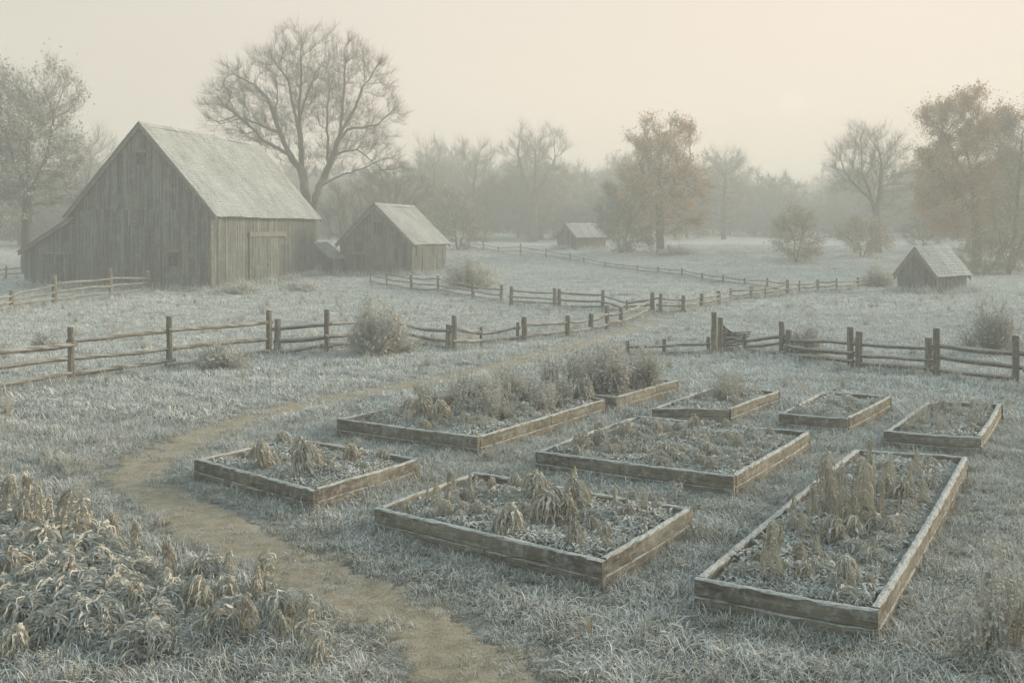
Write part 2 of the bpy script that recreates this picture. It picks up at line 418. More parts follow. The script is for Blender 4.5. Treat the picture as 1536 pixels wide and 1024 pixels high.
def timber(L, rng, h=.335, th=.085, low=-.12):
    mb = MB(); zs = [low, h * rng.uniform(.42, .52), h]; wy, wz, ph = rng.uniform(-.035, .02), rng.uniform(.004, .012), rng.uniform(0, 6)
    for c in range(2):
        z0, z1 = zs[c] + (.006 if c else 0), zs[c + 1] - (.004 if not c else 0)
        cuts = [0]
        if L > 2.2: cuts.append(L * rng.uniform(.3, .7))
        cuts.append(L)
        for a, b in zip(cuts[:-1], cuts[1:]):
            a += .004; b -= .004
            n = max(3, int((b - a) / .09)); off = rng.uniform(-.004, .004); base = len(mb.v)
            for i in range(n + 1):
                x = a + (b - a) * i / n
                r = .012; e = .5 if i in (0, n) else 1
                ring = [(0, z0 + r), (0, z0 + (z1 - z0) * .4), (0, z1 - r), (r, z1), (th * .5, z1 + .006), (th - r, z1), (th, z1 - r), (th, z0 + r), (th - r, z0), (r, z0)]
                bow = wy * math.sin(math.pi * x / L) ; lift = wz * math.sin(ph + 4.5 * x / L)
                for (y, z) in ring:
                    y += bow; z += lift
                    mb.v.append((x + rng.uniform(-.006, .006) * e, y + off + rng.uniform(-.006, .006), z + rng.uniform(-.007, .007)))
            k = 10
            for i in range(n):
                for j in range(k):
                    j2 = (j + 1) % k
                    mb.f.append((base + i * k + j, base + (i + 1) * k + j, base + (i + 1) * k + j2, base + i * k + j2))
            mb.f.append(tuple(base + j for j in range(k))); mb.f.append(tuple(base + n * k + j for j in reversed(range(k))))
    return mb
def in_quad(P, q, inset=0.):
    ok = np.ones(len(P), bool)
    for a, b in zip(q, q[1:] + q[:1]):
        d = np.array([b.x - a.x, b.y - a.y]); d /= np.linalg.norm(d)
        ok &= ((P[:, 1] - a.y) * d[0] - (P[:, 0] - a.x) * d[1]) > inset
    return ok
SOILZ = {}
def soil_z(nm, x, y, base):
    return base + .245 + .022 * np.sin(3.1 * x + 1.7 * y) * np.sin(2.3 * y - x) + .012 * np.sin(9 * x + 4 * y) * np.sin(8 * y - 3 * x)
for bi, (nm, px, lab) in enumerate(BEDS):
    q = BEDQ[nm]; rng = random.Random(40 + bi); c = sum(q, Vector()) / 4
    g = float(np.mean([gz(p.x, p.y) for p in q])); c.z = g; SOILZ[nm] = g
    root = empty('raised_bed', c, 0, lab, 'raised bed', 'timber raised beds in the frosted garden')
    for i in range(4):
        a, b = q[i], q[(i + 1) % 4]; d = b - a; L = d.length; rz = math.atan2(d.y, d.x); u = d.normalized()
        s0, L2 = (0, L) if i in (0, 2) else (.09, L - .18)
        p = a + u * s0 - c; p.z = 0
        o = timber(L2, rng).build('side_board', M['bed'], root, loc=p, rot=(0, 0, rz))
    n1 = max(8, int((q[1] - q[0]).length / .06)); n2 = max(8, int((q[2] - q[1]).length / .06))
    u, v = np.meshgrid(np.linspace(0, 1, n1), np.linspace(0, 1, n2)); A, B, C_, D = [np.array(p) for p in q]
    P = (A * ((1 - u) * (1 - v))[..., None] + B * (u * (1 - v))[..., None] + C_ * (u * v)[..., None] + D * ((1 - u) * v)[..., None]).reshape(-1, 3)
    r = np.random.default_rng(bi); cen = np.array(q).mean(0); P[:, :2] = cen[:2] + (P[:, :2] - cen[:2]) * .975
    P[:, 2] = soil_z(nm, P[:, 0], P[:, 1], g) + r.normal(0, .016, len(P))
    i = np.arange(n2 - 1)[:, None] * n1 + np.arange(n1 - 1)[None]
    T = np.stack([i, i + 1, i + 1 + n1, i + n1], -1).reshape(-1, 4)
    o = np_mesh('soil', P - np.array(c), T, M['soil'], root); o.data.polygons.foreach_set('use_smooth', [True] * len(T))

# ------------------------------------------------------------------ small plants: shapes
def ribbon(mb, pts, w, side, rng, crease=.25, jit=0.):
    n = len(pts); b = len(mb.v)
    for i, p in enumerate(pts):
        t = (pts[min(i + 1, n - 1)] - pts[max(i - 1, 0)]).normalized(); s = t.cross(side)
        s = s.normalized() if s.length > 1e-4 else Vector((1, 0, 0)); nn = s.cross(t).normalized(); ww = w[i]
        for k, (a, h) in enumerate(((-1, 0), (0, -crease), (1, 0))):
            mb.v.append(tuple(p + s * (a * ww) + nn * (h * ww) + Vector((rng.uniform(-jit, jit), rng.uniform(-jit, jit), rng.uniform(-jit, jit)))))
    for i in range(n - 1):
        for k in range(2): mb.f.append((b + i * 3 + k, b + i * 3 + k + 1, b + i * 3 + k + 4, b + i * 3 + k + 3))
def prof(n, a=.12, b=.95): return [math.sin(math.pi * (a + (b - a) * i / (n - 1))) for i in range(n)]
def mound_mb(rng, h=1., r=.55, n=56):
    """leaves arching from a crown and hanging to the ground"""
    mb = MB(); ph, ln = rng.uniform(0, 6.28), Vector((rng.uniform(-.16, .16), rng.uniform(-.16, .16), 0)) * h
    for _ in range(n):
        az = rng.uniform(0, 6.28); h0 = h * rng.uniform(.35, .97) * (1 - .22 * math.cos(az - ph) * rng.random()); rr = r * rng.uniform(.35, 1.05) * (1.15 - .45 * h0 / h); z1 = h * rng.uniform(.02, .4); k = 8
        d = Vector((math.cos(az), math.sin(az), 0)); sd = Vector((-d.y, d.x, 0)); sw = rng.uniform(-.18, .18) * h
        pts = []
        for i in range(k):
            t = i / (k - 1)
            pts.append(ln * (1 - t) + d * (rr * math.sin(t * 1.5) ** .85 if t > 0 else 0) + sd * (sw * t * t) + Vector((0, 0, h0 * (1 + .16 * math.sin(t * 2.6)) - (h0 - z1) * t ** 1.9)) + Vector((rng.uniform(-1, 1), rng.uniform(-1, 1), rng.uniform(-1, 1))) * (.03 * h))
        w = rng.uniform(.02, .045) * h; ribbon(mb, pts, [w * x for x in prof(k)], sd if rng.random() < .8 else d, rng, .5, .010 * h)
    return mb
def stalk_mb(rng, h=1., n=30, spread=.16):
    """dead upright stalk with leaves hanging down along it"""
    st, lf = MB(), MB(); lean = Vector((rng.uniform(-.12, .12), rng.uniform(-.12, .12), 0)) * h
    def sp(t): return Vector((0, 0, h * t)) + lean * (t * t)
    st.tube([sp(i / 7) + Vector((rng.uniform(-.012, .012), rng.uniform(-.012, .012), 0)) * h for i in range(8)], [.022 * h * (1 - .7 * i / 7) for i in range(8)], 5)
    for _ in range(n):
        t = rng.uniform(.18, .97); az = rng.uniform(0, 6.28); d = Vector((math.cos(az), math.sin(az), 0)); L = h * rng.uniform(.16, .36); out = h * spread * rng.uniform(.4, 1.) * (1.25 - t * .95)
        p0 = sp(t); k = 7; pts = []
        for i in range(k):
            u = i / (k - 1)
            pts.append(p0 + d * (out * math.sin(min(1.7, u * 2.1))) + Vector((0, 0, .04 * h * math.sin(u * 3) - min(L, p0.z * .95) * u ** 1.6)) + Vector((rng.uniform(-1, 1), rng.uniform(-1, 1), 0)) * (.014 * h))
        w = h * rng.uniform(.012, .03); ribbon(lf, pts, [w * x for x in prof(k)], Vector((-d.y, d.x, 0)), rng, .6, .007 * h)
    return st, lf
def kale_mb(rng, h=1., n=60, wm=1.):
    """collapsed rosette of crumpled leaves"""
    mb = MB()
    for _ in range(n):
        az = rng.uniform(0, 6.28); d = Vector((math.cos(az), math.sin(az), 0)); sd = Vector((-d.y, d.x, 0)); r0 = rng.uniform(0, .6) * h; L = h * rng.uniform(.35, .7); z0 = h * (1 - .75 * (r0 / h / .6) ** 1.5) * rng.uniform(.55, 1); k = 7; pts = []
        for i in range(k):
            t = i / (k - 1); pts.append(d * (r0 + L * math.sin(t * 1.6)) + sd * (.12 * h * math.sin(az * 7 + 3 * t)) + Vector((0, 0, max(.02, z0 * (1 + .25 * math.sin(t * 2.4)) - z0 * .85 * t ** 2))) + Vector((rng.uniform(-1, 1), rng.uniform(-1, 1), rng.uniform(-1, 1))) * (.035 * h))
        w = rng.uniform(.06, .125) * h * wm; ribbon(mb, pts, [w * x * rng.uniform(.7, 1.2) for x in prof(k)], sd, rng, rng.uniform(-.5, .7), .022 * h)
    return mb
def weed_mb(rng, h=1., n=9, spread=.3, leaf=.044, dens=17):
    st, lf = MB(), MB()
    for _ in range(n):
        az = rng.uniform(0, 6.28); L = h * rng.uniform(.5, 1.); d = Vector((math.cos(az), math.sin(az), 0)) * (spread * rng.uniform(.1, 1.)); b0 = d * .25 * h; k = 6
        pts = [b0 + d * (h * (i / (k - 1)) ** 1.4) + Vector((rng.uniform(-.012, .012) * h, rng.uniform(-.012, .012) * h, L * i / (k - 1))) for i in range(k)]
        st.tube(pts, [.0075 * h * (1 - .6 * i / (k - 1)) for i in range(k)], 4)
        for _ in range(dens):
            t = rng.uniform(.2, 1.); i = min(k - 2, int(t * (k - 1))); p = pts[i].lerp(pts[i + 1], t * (k - 1) - i)
            a2 = rng.uniform(0, 6.28); e = Vector((math.cos(a2), math.sin(a2), rng.uniform(-.5, .9))); l = leaf * h * rng.uniform(.7, 2.0) * (1.3 - .6 * t)
            q = [p, p + e * (l * .5) + Vector((0, 0, .15 * l)), p + e * l - Vector((0, 0, .3 * l))]
            ribbon(lf, q, [.14 * l, .38 * l, .06 * l], Vector((0, 0, 1)), rng, .3, .1 * l)
    return st, lf
def litter_mb(rng):
    mb = MB()
    for _ in range(15):
        az = rng.uniform(0, 6.28); d = Vector((math.cos(az), math.sin(az), 0)); L = rng.uniform(.05, .15); p0 = Vector((rng.uniform(-.09, .09), rng.uniform(-.09, .09), rng.uniform(.0, .03))); H = rng.uniform(.02, .085); k = 5
        pts = [p0 + d * (L * i / (k - 1)) + Vector((rng.uniform(-.008, .008), rng.uniform(-.008, .008), H * math.sin(i / (k - 1) * rng.uniform(2.2, 3.1)))) for i in range(k)]
        w = rng.uniform(.009, .022); ribbon(mb, pts, [w * x for x in prof(k)], Vector((0, 0, 1)), rng, rng.uniform(-.8, .8), .005)
    return mb
def grass_np(rng, n, R, h0, h1, w, lean=.9):
    seg = 3; V = []; T = []; A = []
    for _ in range(n):
        a = rng.uniform(0, 6.28); rr = R * math.sqrt(rng.random()); p = np.array([rr * math.cos(a), rr * math.sin(a), -.01]); az = rng.uniform(0, 6.28)
        d = np.array([math.cos(az), math.sin(az), 0]); s = np.array([-d[1], d[0], 0]); h = rng.uniform(h0, h1); ln = lean * rng.uniform(.25, 1.25); b = len(V); ww = w * rng.uniform(.6, 1.3)
        for i in range(seg):
            t = i / seg; c = p + d * (ln * h * t ** 1.8) + np.array([0, 0, h * (t - .28 * ln * t * t)])
            V += [c - s * ww * (1 - .45 * t), c + s * ww * (1 - .45 * t)]; A += [t, t]
        V.append(p + d * ln * h + np.array([0, 0, h * (1 - .42 * ln)])); A.append(1.)
        for i in range(seg - 1): T += [(b + 2 * i, b + 2 * i + 1, b + 2 * i + 3), (b + 2 * i, b + 2 * i + 3, b + 2 * i + 2)]
        T.append((b + 2 * seg - 2, b + 2 * seg - 1, b + 2 * seg))
    return np.array(V), np.array(T), np.array(A)

# ------------------------------------------------------------------ frosted grass
def path_dist(P):
    out = np.full(len(P), 1e9)
    for s in range(0, len(PATH), 4):
        d = (P[:, 0] - PATH[s, 0]) ** 2 + (P[:, 1] - PATH[s, 1]) ** 2; out = np.minimum(out, d)
    return np.sqrt(out)
FENCE_LINES = []       # filled by the fences, read by the grass
FOOT = []              # building footprints
def seg_dist(P, a, b):
    a = np.array(a[:2]); b = np.array(b[:2]); d = b - a; t = np.clip(((P[:, :2] - a) @ d) / max(d @ d, 1e-9), 0, 1)
    return np.linalg.norm(P[:, :2] - a - t[:, None] * d, axis=1)
def wedge(rng, n, y0, y1, m=.56, pw=1.):
    """n random ground points inside the view (plus a margin), uniform in area"""
    y = np.sqrt(rng.uniform(y0 ** 2, y1 ** 2, n)); x = rng.uniform(-1, 1, n) * (m * y + 2.)
    return np.stack([x, y], 1)
def build_grass():
    rr = random.Random(5); rng = np.random.default_rng(5)
    protos = []
    for i in range(12):
        kind = i // 4
        V, T, A = grass_np(rr, *((36, .15, .05, .13, .0038, 1.35), (26, .12, .10, .22, .004, 1.05), (46, .22, .06, .15, .008, 1.2))[kind])
        protos.append(np_mesh('g', V, T, M['grass'], link=False, attr=A))
    Ps, Rs, Ss, Is = [], [], [], []
    def lay(P, kind, s0, s1, keep=None):
        pd = path_dist(P); edge = .42 + .16 * np.sin(P[:, 0] * 2.3 + P[:, 1]) * np.sin(P[:, 1] * 1.7)
        far = np.clip((P[:, 1] - 17) / 14, 0, 1)              # the path grows over towards the far end
        ok = (pd > edge) | (rng.random(len(P)) < .10 + .24 * (np.sin(P[:, 0] * 3.1 + 2) * np.sin(P[:, 1] * 2.3) > .1) + .17 * far)
        for q in BEDQ.values(): ok &= ~in_quad(P, q, -.02)
        for q in FOOT: ok &= ~in_quad(P, q, 0)
        if keep is not None: ok &= keep
        P = P[ok]; pd = pd[ok]; n = len(P)
        pat = .5 + .5 * np.sin(P[:, 0] * 1.3 + .7 * P[:, 1]) * np.sin(.9 * P[:, 1] - .5 * P[:, 0]); pat = .66 + .42 * pat + .34 * np.sin(P[:, 0] * 4.1 + P[:, 1] * 1.3) * np.sin(P[:, 1] * 3.3 - P[:, 0]) * np.clip(1.6 - P[:, 1] / 25, 0, 1) + .3 * rng.random(n)
        s = rng.uniform(s0, s1, n) * pat * np.where(pd < .75, .6, 1)
        Ps.append(np.column_stack([P, gz(P[:, 0], P[:, 1])])); Rs.append(np.column_stack([rng.normal(0, .12, n), rng.normal(0, .12, n), rng.uniform(0, 6.28, n)]))
        Ss.append(np.column_stack([s, s, s * rng.uniform(.75, 1.3, n)])); Is.append(rng.integers(kind * 4, kind * 4 + 4, n))
    lay(wedge(rng, 25000, 6.6, 20), 0, .72, 1.25)
    lay(wedge(rng, 4200, 6.6, 20), 1, .7, 1.25)
    lay(wedge(rng, 33000, 20, 46), 2, .75, 1.3)
    lay(wedge(rng, 4000, 20, 46), 1, .9, 1.5)
    lay(wedge(rng, 34000, 46, 130), 2, .9, 1.7)
    # longer growth round the boards, along the fences and at the foot of the walls
    for q in BEDQ.values():
        for a, b in zip(q, q[1:] + q[:1]):
            n = int((b - a).length * 26); t = rng.random(n)[:, None]; A = np.array(a)[:2]; B = np.array(b)[:2]
            d = unit(B - A); out = np.array([d[1], -d[0]]); lay(A + (B - A) * t + out * rng.uniform(.03, .2, (n, 1)), 1, .5, .95)
    for a, b in FENCE_LINES:
        A = np.array(a)[:2]; B = np.array(b)[:2]; n = int(np.linalg.norm(B - A) * (16 if A[1] < 50 else 7)); t = rng.random(n)[:, None]
        lay(A + (B - A) * t + rng.normal(0, .28, (n, 2)), 1, 1.0, 2.1)
    for q in FOOT:
        for a, b in zip(q, q[1:] + q[:1]):
            A = np.array(a)[:2]; B = np.array(b)[:2]; n = int(np.linalg.norm(B - A) * 13); t = rng.random(n)[:, None]; d = unit(B - A); out = np.array([d[1], -d[0]])
            lay(A + (B - A) * t + out * rng.uniform(.1, .9, (n, 1)), 1, 1.6, 3.6)
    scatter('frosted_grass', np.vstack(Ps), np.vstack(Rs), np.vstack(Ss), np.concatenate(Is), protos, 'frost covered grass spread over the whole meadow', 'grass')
def build_litter():
    rr = random.Random(8); rng = np.random.default_rng(8); protos = [litter_mb(rr).build('l', M['litter'], link=False) for _ in range(8)]
    PP = []
    for nm, q in BEDQ.items():
        a = np.array(q)[:, :2]; lo, hi = a.min(0), a.max(0); n = int(np.prod(hi - lo) * (260 if nm not in ('bare', 'rear right', 'single bush') else 190)); P = rng.uniform(lo, hi, (n, 2)); P = P[in_quad(P, q, .2)]
        PP.append(np.column_stack([P, soil_z(nm, P[:, 0], P[:, 1], SOILZ[nm]) - .006]))
    P = np.vstack(PP); n = len(P); s = rng.uniform(.38, .9, n) * (1 + .5 * np.sin(3 * P[:, 0]) * np.sin(2.4 * P[:, 1]))
    scatter('rimed_leaf_litter', P, np.column_stack([rng.normal(0, .15, n), rng.normal(0, .15, n), rng.uniform(0, 6.28, n)]), np.column_stack([s, s, s]), rng.integers(0, 8, n), protos,
            'curled frosty leaf litter covering the soil of the raised beds', 'leaf litter')

# ------------------------------------------------------------------ barns and sheds
# local frame of a building: origin at the near corner, x along the ridge and side wall, y along the gable
class Building:
    def __init__(s, name, corner_px, ang, gable_px, side_px, eave_py, peak_py, label, cat, seed):
        s.rng = random.Random(seed); s.C = at(*corner_px)
        s.root = empty(name, s.C, ang, label, cat); s.sx = Vector((math.cos(ang), math.sin(ang), 0)); s.gy = Vector((-math.sin(ang), math.cos(ang), 0))
        def solve(d, px):
            k = (px - 768) / FPX; return (k * s.C.y - s.C.x) / (d.x - k * d.y)
        s.W, s.L = solve(s.gy, gable_px), solve(s.sx, side_px)
        s.he = CAMH + (HZ - eave_py) / FPX * s.C.y - s.C.z
        s.hp = CAMH + (HZ - peak_py) / FPX * (s.C + s.gy * s.W / 2).y - s.C.z
        FOOT.append([s.C + s.sx * a + s.gy * b for a, b in ((0, 0), (s.L, 0), (s.L, s.W), (0, s.W))])
    def hit(s, wall, px, py):
        """photo pixel -> (distance along wall, height) on the near gable or near side wall"""
        d = Vector(((px - 768) / FPX, 1, (HZ - py) / FPX)); n = s.sx if wall == 'gable' else s.gy
        o = Vector((0, 0, CAMH)); t = n.dot(s.C - o) / n.dot(d); p = o + d * t - s.C
        return (s.gy if wall == 'gable' else s.sx).dot(p), p.z
    @staticmethod
    def place(wall, u, out, z, off=0):
        return Vector((off - out, u, z)) if wall == 'gable' else Vector((u, off - out, z))
    def planks(s, mb, wall, u0, u1, top, bottom, out=0., bw=.24, th=.03, off=0, flip=1):
        """vertical boards; top and bottom are functions of u"""
        r = s.rng; u = u0
        while u < u1 - .01:
            w = min(bw * r.uniform(.65, 1.3), u1 - u); w = u1 - u if u1 - u - w < .08 else w
            a, b = u + .010, u + w - .010; o = out + r.uniform(-.010, .012)
            q = [(a, bottom(a) + r.uniform(-.03, .03)), (b, bottom(b) + r.uniform(-.03, .03)), (b, top(b)), (a, top(a))]
            P = [s.place(wall, x, (o) * flip, z, off) for x, z in q]; t = s.place(wall, 0, th * flip, 0) - s.place(wall, 0, 0, 0)
            mb.prism(P if (wall == 'side') == (flip == 1) else P[::-1], t)
            u += w
    def slope(s, mb, x0, x1, y0, z0, y1, z1, row=.21, width=.32, th=.024):
        """rows of overlapping shingles from the eave (y0, z0) up to (y1, z1)"""
        r = s.rng; e = Vector((0, y0, z0)); t = Vector((0, y1 - y0, z1 - z0)); Ls = t.length; t.normalize(); n = Vector((1, 0, 0)).cross(t)
        if n.z < 0: n = -n
        mb.prism([e + Vector((x0, 0, 0)), e + Vector((x1, 0, 0)), e + t * Ls + Vector((x1, 0, 0)), e + t * Ls + Vector((x0, 0, 0))], -n * .07)
        k = 0; d = -.06
        while d < Ls - .05:
            x = x0 - .04 - r.random() * width * .8; j = r.uniform(-.012, .012)
            while x < x1 + .05:
                w = width * r.uniform(.6, 1.35); a, b = max(x, x0 - .05), min(x + w - .012, x1 + .05)
                if b - a > .04:
                    l = d + j + r.uniform(-.035, .02); h = min(d + row * 1.35, Ls + .02); lift = .026 + r.uniform(0, .02); sag = .035 * math.sin(a * .7 + d * .35)
                    P = [e + t * l + n * (lift + sag) + Vector((a, 0, 0)), e + t * l + n * (lift + sag + r.uniform(-.01, .01)) + Vector((b, 0, 0)), e + t * h + n * (.008 + sag) + Vector((b, 0, 0)), e + t * h + n * (.008 + sag) + Vector((a, 0, 0))]
                    mb.prism(P if t.y > 0 else P[::-1], n * th)
                x += w
            d += row; k += 1
    def shell(s, ovg=.25, ove=.35, seam=True, bw=.24):
        W, L, he, hp = s.W, s.L, s.he, s.hp; tn = (hp - he) / (W / 2)
        topg = lambda u: he + tn * min(u, W - u) - .03
        bot = lambda u: -.6
        g = MB()
        if seam:
            s.planks(g, 'gable', 0, W, lambda u: he - .02, bot, bw=bw); s.planks(g, 'gable', -.02, W + .02, lambda u: max(topg(u), he + .02), lambda u: he - .05, .034, bw=bw)
        else:
            # boards are split at the peak so that the point stays sharp
            s.planks(g, 'gable', 0, W / 2, topg, bot, bw=bw); s.planks(g, 'gable', W / 2, W, topg, bot, bw=bw)
        g.build('gable_wall', M['board'], s.root)
        b = MB(); s.planks(b, 'gable', 0, W, topg, bot, off=L, flip=-1, bw=bw); b.build('gable_wall', M['board'], s.root)
        a = MB(); s.planks(a, 'side', .04, L - .04, lambda u: he, bot, bw=bw); a.build('side_wall', M['board'], s.root)
        a = MB(); s.planks(a, 'side', .04, L - .04, lambda u: he, bot, off=W, flip=-1, bw=bw); a.build('side_wall', M['board'], s.root)
        i = MB(); i.box(.09, L - .09, .09, W - .09, -.5, he - .1); i.build('light_block', M['dark'], s.root)  # dark box added inside the walls to stop light leaking between boards
        rf = MB(); ye, ze = -ove, he - ove * tn
        s.slope(rf, -ovg, L + ovg, ye, ze + .08, W / 2, hp + .08); s.slope(rf, -ovg, L + ovg, W - ye, ze + .08, W / 2, hp + .08)
        n = max(4, int(L / .5))
        for k in range(n):      # ridge boards
            x0 = -ovg + (L + 2 * ovg) * k / n; x1 = -ovg + (L + 2 * ovg) * (k + 1) / n - .01; z = hp + .17 + s.rng.uniform(-.02, .02)
            for sg in (-1, 1): rf.prism([(x0, W / 2, z), (x1, W / 2, z), (x1, W / 2 + sg * .2, z - .2 * tn), (x0, W / 2 + sg * .2, z - .2 * tn)], (0, 0, .03))
        roof = rf.build('roof', M['roof'], s.root)
        for x in (-ovg + .02, L + ovg - .06):
            for y0, y1 in ((ye, W / 2), (W - ye, W / 2)):
                bb = MB(); bb.prism([(x, y0, ze - .22), (x, y1, hp - .22), (x, y1, hp + .07), (x, y0, ze + .07)], (.07, 0, 0)); bb.build('barge_board', M['trim'], roof)
        return roof
    def panel(s, name, wall, px0, py0, px1, py1, out=.05, lintel=.0, split=False, mat='board', handle=False, bw=.2):
        u0, z1 = s.hit(wall, px0, py0); u1, z0 = s.hit(wall, px1, py1); u0, u1 = sorted((u0, u1)); z0 = max(z0, -.1)
        m = MB(); s.planks(m, wall, u0 + .05, u1 - .05, lambda u: z1 - .05, lambda u: z0 + .02, out, bw=bw)
        d = m.build(name, M[mat], s.root)
        for a, b in ((u0, u0 + .05), (u1 - .05, u1)):
            f = MB(); P = [s.place(wall, a, out, z0), s.place(wall, b, out, z0), s.place(wall, b, out, z1), s.place(wall, a, out, z1)]; f.prism(P, s.place(wall, 0, .055, 0))
            f.build('jamb', M['dark'], d)
        if split:
            c = MB(); mid = (u0 + u1) / 2; P = [s.place(wall, mid - .02, out, z0), s.place(wall, mid + .02, out, z0), s.place(wall, mid + .02, out, z1 - .06), s.place(wall, mid - .02, out, z1 - .06)]; c.prism(P, s.place(wall, 0, .05, 0)); c.build('meeting_strip', M['dark'], d)
            c = MB(); zz = z0 + (z1 - z0) * .42; P = [s.place(wall, mid + .05, out, zz - .06), s.place(wall, mid + .12, out, zz - .06), s.place(wall, mid + .12, out, zz + .14), s.place(wall, mid + .05, out, zz + .14)]; c.prism(P, s.place(wall, 0, .09, 0)); c.build('handle', M['dark'], d)
        if lintel:
            l = MB(); P = [s.place(wall, u0 - .12, out, z1), s.place(wall, u1 + .12, out, z1), s.place(wall, u1 + .12, out, z1 + lintel), s.place(wall, u0 - .12, out, z1 + lintel)]; l.prism(P, s.place(wall, 0, .13, 0)); l.build('lintel', M['trim'], d)
        return d
A_ = lambda x, y: math.atan2(y, x)
def big_barn():
    b = Building('barn', (317, 437), A_(.20, .98), 110, 471, 313, 187, 'largest weathered timber barn with frosted steep roof and a lean-to on its left', 'barn', 11)
    b.shell(.3, .5)
    w2 = 3.5; W = b.W; zt, zl = b.he - .55, 2.55; L2 = b.L * .75; FOOT.append([b.C + b.sx * x + b.gy * y for x, y in ((0, W), (L2, W), (L2, W + w2), (0, W + w2))])
    top = lambda u: zt + (zl - zt) * (u - W) / w2 - .08
    m = MB(); b.planks(m, 'gable', W + .03, W + w2, top, lambda u: -.6, -.02); b.planks(m, 'side', .06, L2, lambda u: zl - .1, lambda u: -.6, off=W + w2, flip=-1); b.planks(m, 'gable', W + .03, W + w2, top, lambda u: -.6, off=L2, flip=-1)
    lean = m.build('lean_to', M['board'], b.root)
    m = MB(); b.slope(m, -.25, L2 + .2, W + w2 + .3, zl - .3 * (zt - zl) / w2 + .02, W - .02, zt + .02); m.build('roof', M['roof'], lean)
    m = MB(); m.prism([(-.24, W + w2 + .3, zl - .42), (-.24, W, zt - .18), (-.24, W, zt + .02), (-.24, W + w2 + .3, zl - .22)], (.04, 0, 0)); m.build('barge_board', M['trim'], lean)
    b.panel('hatch', 'gable', 206, 229, 219, 247, .075, .16, mat='dark'); b.panel('hatch', 'gable', 254, 378, 268, 400, .05, .14, mat='dark')
    b.panel('door', 'gable', 66, 381, 106, 433, .03, .12); b.panel('large_door', 'gable', 194, 339, 243, 438, .035, .0, bw=.26)
    b.panel('double_door', 'side', 372, 355, 425, 432, .05, .32, True, bw=.26)
    m = MB(); m.box(-.05, .07, -.05, .07, -.6, b.he - .1); m.build('corner_post', M['trim'], b.root)
    return b
def mid_barn():
    b = Building('barn', (617, 414), A_(.26, .966), 510, 669, 363, 308, 'middle-sized grey barn with a tan side wall, standing right of the largest barn', 'barn', 12)
    b.shell(.2, .3)
    b.panel('hatch', 'gable', 562, 332, 573, 353, .075, .1); b.panel('door', 'gable', 525, 381, 547, 412, .05, .14); b.panel('hatch', 'side', 623, 371, 633, 384, .05, .12)
    b.panel('door', 'side', 632, 384, 654, 404, .045, .0)
def annex():
    b = Building('shed', (497, 414), A_(.93, .37), 452, 514, 388, 366, 'lowest lean little shed squeezed between the two large barns', 'shed', 13)
    b.shell(.15, .2, False)
def far_shed():
    b = Building('shed', (864, 376), A_(.75, .66), 836, 908, 354, 337, 'distant small grey hut in the misty field beside the orange-leaved tree', 'hut', 14)
    b.shell(.2, .3, False); b.panel('door', 'side', 880, 359, 890, 376, .05, .1)
def right_shed():
    b = Building('shed', (1403, 441), A_(.82, .57), 1346, 1450, 411, 374, 'small plank shed with frosted roof standing alone at the right beneath the tall orange-brown tree', 'shed', 15)
    b.shell(.12, .2, False, .2)
for f in (big_barn, mid_barn, annex, far_shed, right_shed): f()

# ------------------------------------------------------------------ rail fences
def fence(posts, fr, label, seed, r=.09, rr=.06, thin=(), skip=(), name='rail_fence', sag=.015):
    """posts: (px, top row, foot row); fr: rail heights as fractions of the post (or a list per span)"""
    rng = random.Random(seed); B = [at(p[0], p[2]) for p in posts]; c = sum(B, Vector()) / len(B); c.z = float(gz(c.x, c.y))
    root = empty(name, c, 0, label, 'fence'); H = []
    for i, (p, b) in enumerate(zip(posts, B)):
        h = (p[2] - p[1]) / FPX * b.y; H.append(h); R = r * (.55 if i in thin else 1) * rng.uniform(.9, 1.1)
        lx, ly = rng.uniform(-.03, .03), rng.uniform(-.03, .03); n = 7; m = MB()
        pts = [b - c + Vector((lx * k / n + rng.uniform(-.008, .008), ly * k / n, -.3 + (h + .3) * k / (n - 1))) for k in range(n)]
        rad = [R * (1.08 - .14 * k / (n - 1)) for k in range(n)]
        if rng.random() < .6: pts.append(pts[-1] + Vector((0, 0, R * .35))); rad.append(R * .6)
        m.tube(pts, rad, 9, True, rng, .07); m.build('post', M['post'], root)
    for i in range(len(B) - 1):
        FENCE_LINES.append((B[i], B[i + 1]))
        if i in skip: continue
        fs = fr[i] if isinstance(fr[0], (list, tuple)) else fr
        a, b = B[i], B[i + 1]; d = (b - a); L = d.length; d2 = d.normalized(); s = Vector((-d2.y, d2.x, 0)); 
        for f in fs:
            n = max(6, int(L / .28)); o = s * rng.choice((-1, 1)) * .03; e = rng.uniform(.05, .22)
            p0 = a + Vector((0, 0, H[i] * (f + rng.uniform(-.04, .04)))) + o - d2 * e; p1 = b + Vector((0, 0, H[i + 1] * (f + rng.uniform(-.04, .04)))) + o + d2 * rng.uniform(.05, .22)
            ph = rng.uniform(0, 6); am = rng.uniform(.004, .02); R = rr * rng.uniform(.8, 1.2); pts = []; w1 = w2 = 0
            for k in range(n + 1):
                t = k / n; w1 += rng.uniform(-.012, .012); w1 *= .9
                pts.append(p0.lerp(p1, t) + Vector((0, 0, -sag * math.sin(math.pi * t) + am * math.sin(ph + 7 * t) + w1 - c.z * 0)) + s * (w1 * .6) - c)
            m = MB(); m.tube(pts, [R * (.72 + .36 * math.sin(math.pi * (.12 + .76 * k / n))) for k in range(n + 1)], 7, True, rng, .16); m.build('rail', M['rail'], root)
    return root
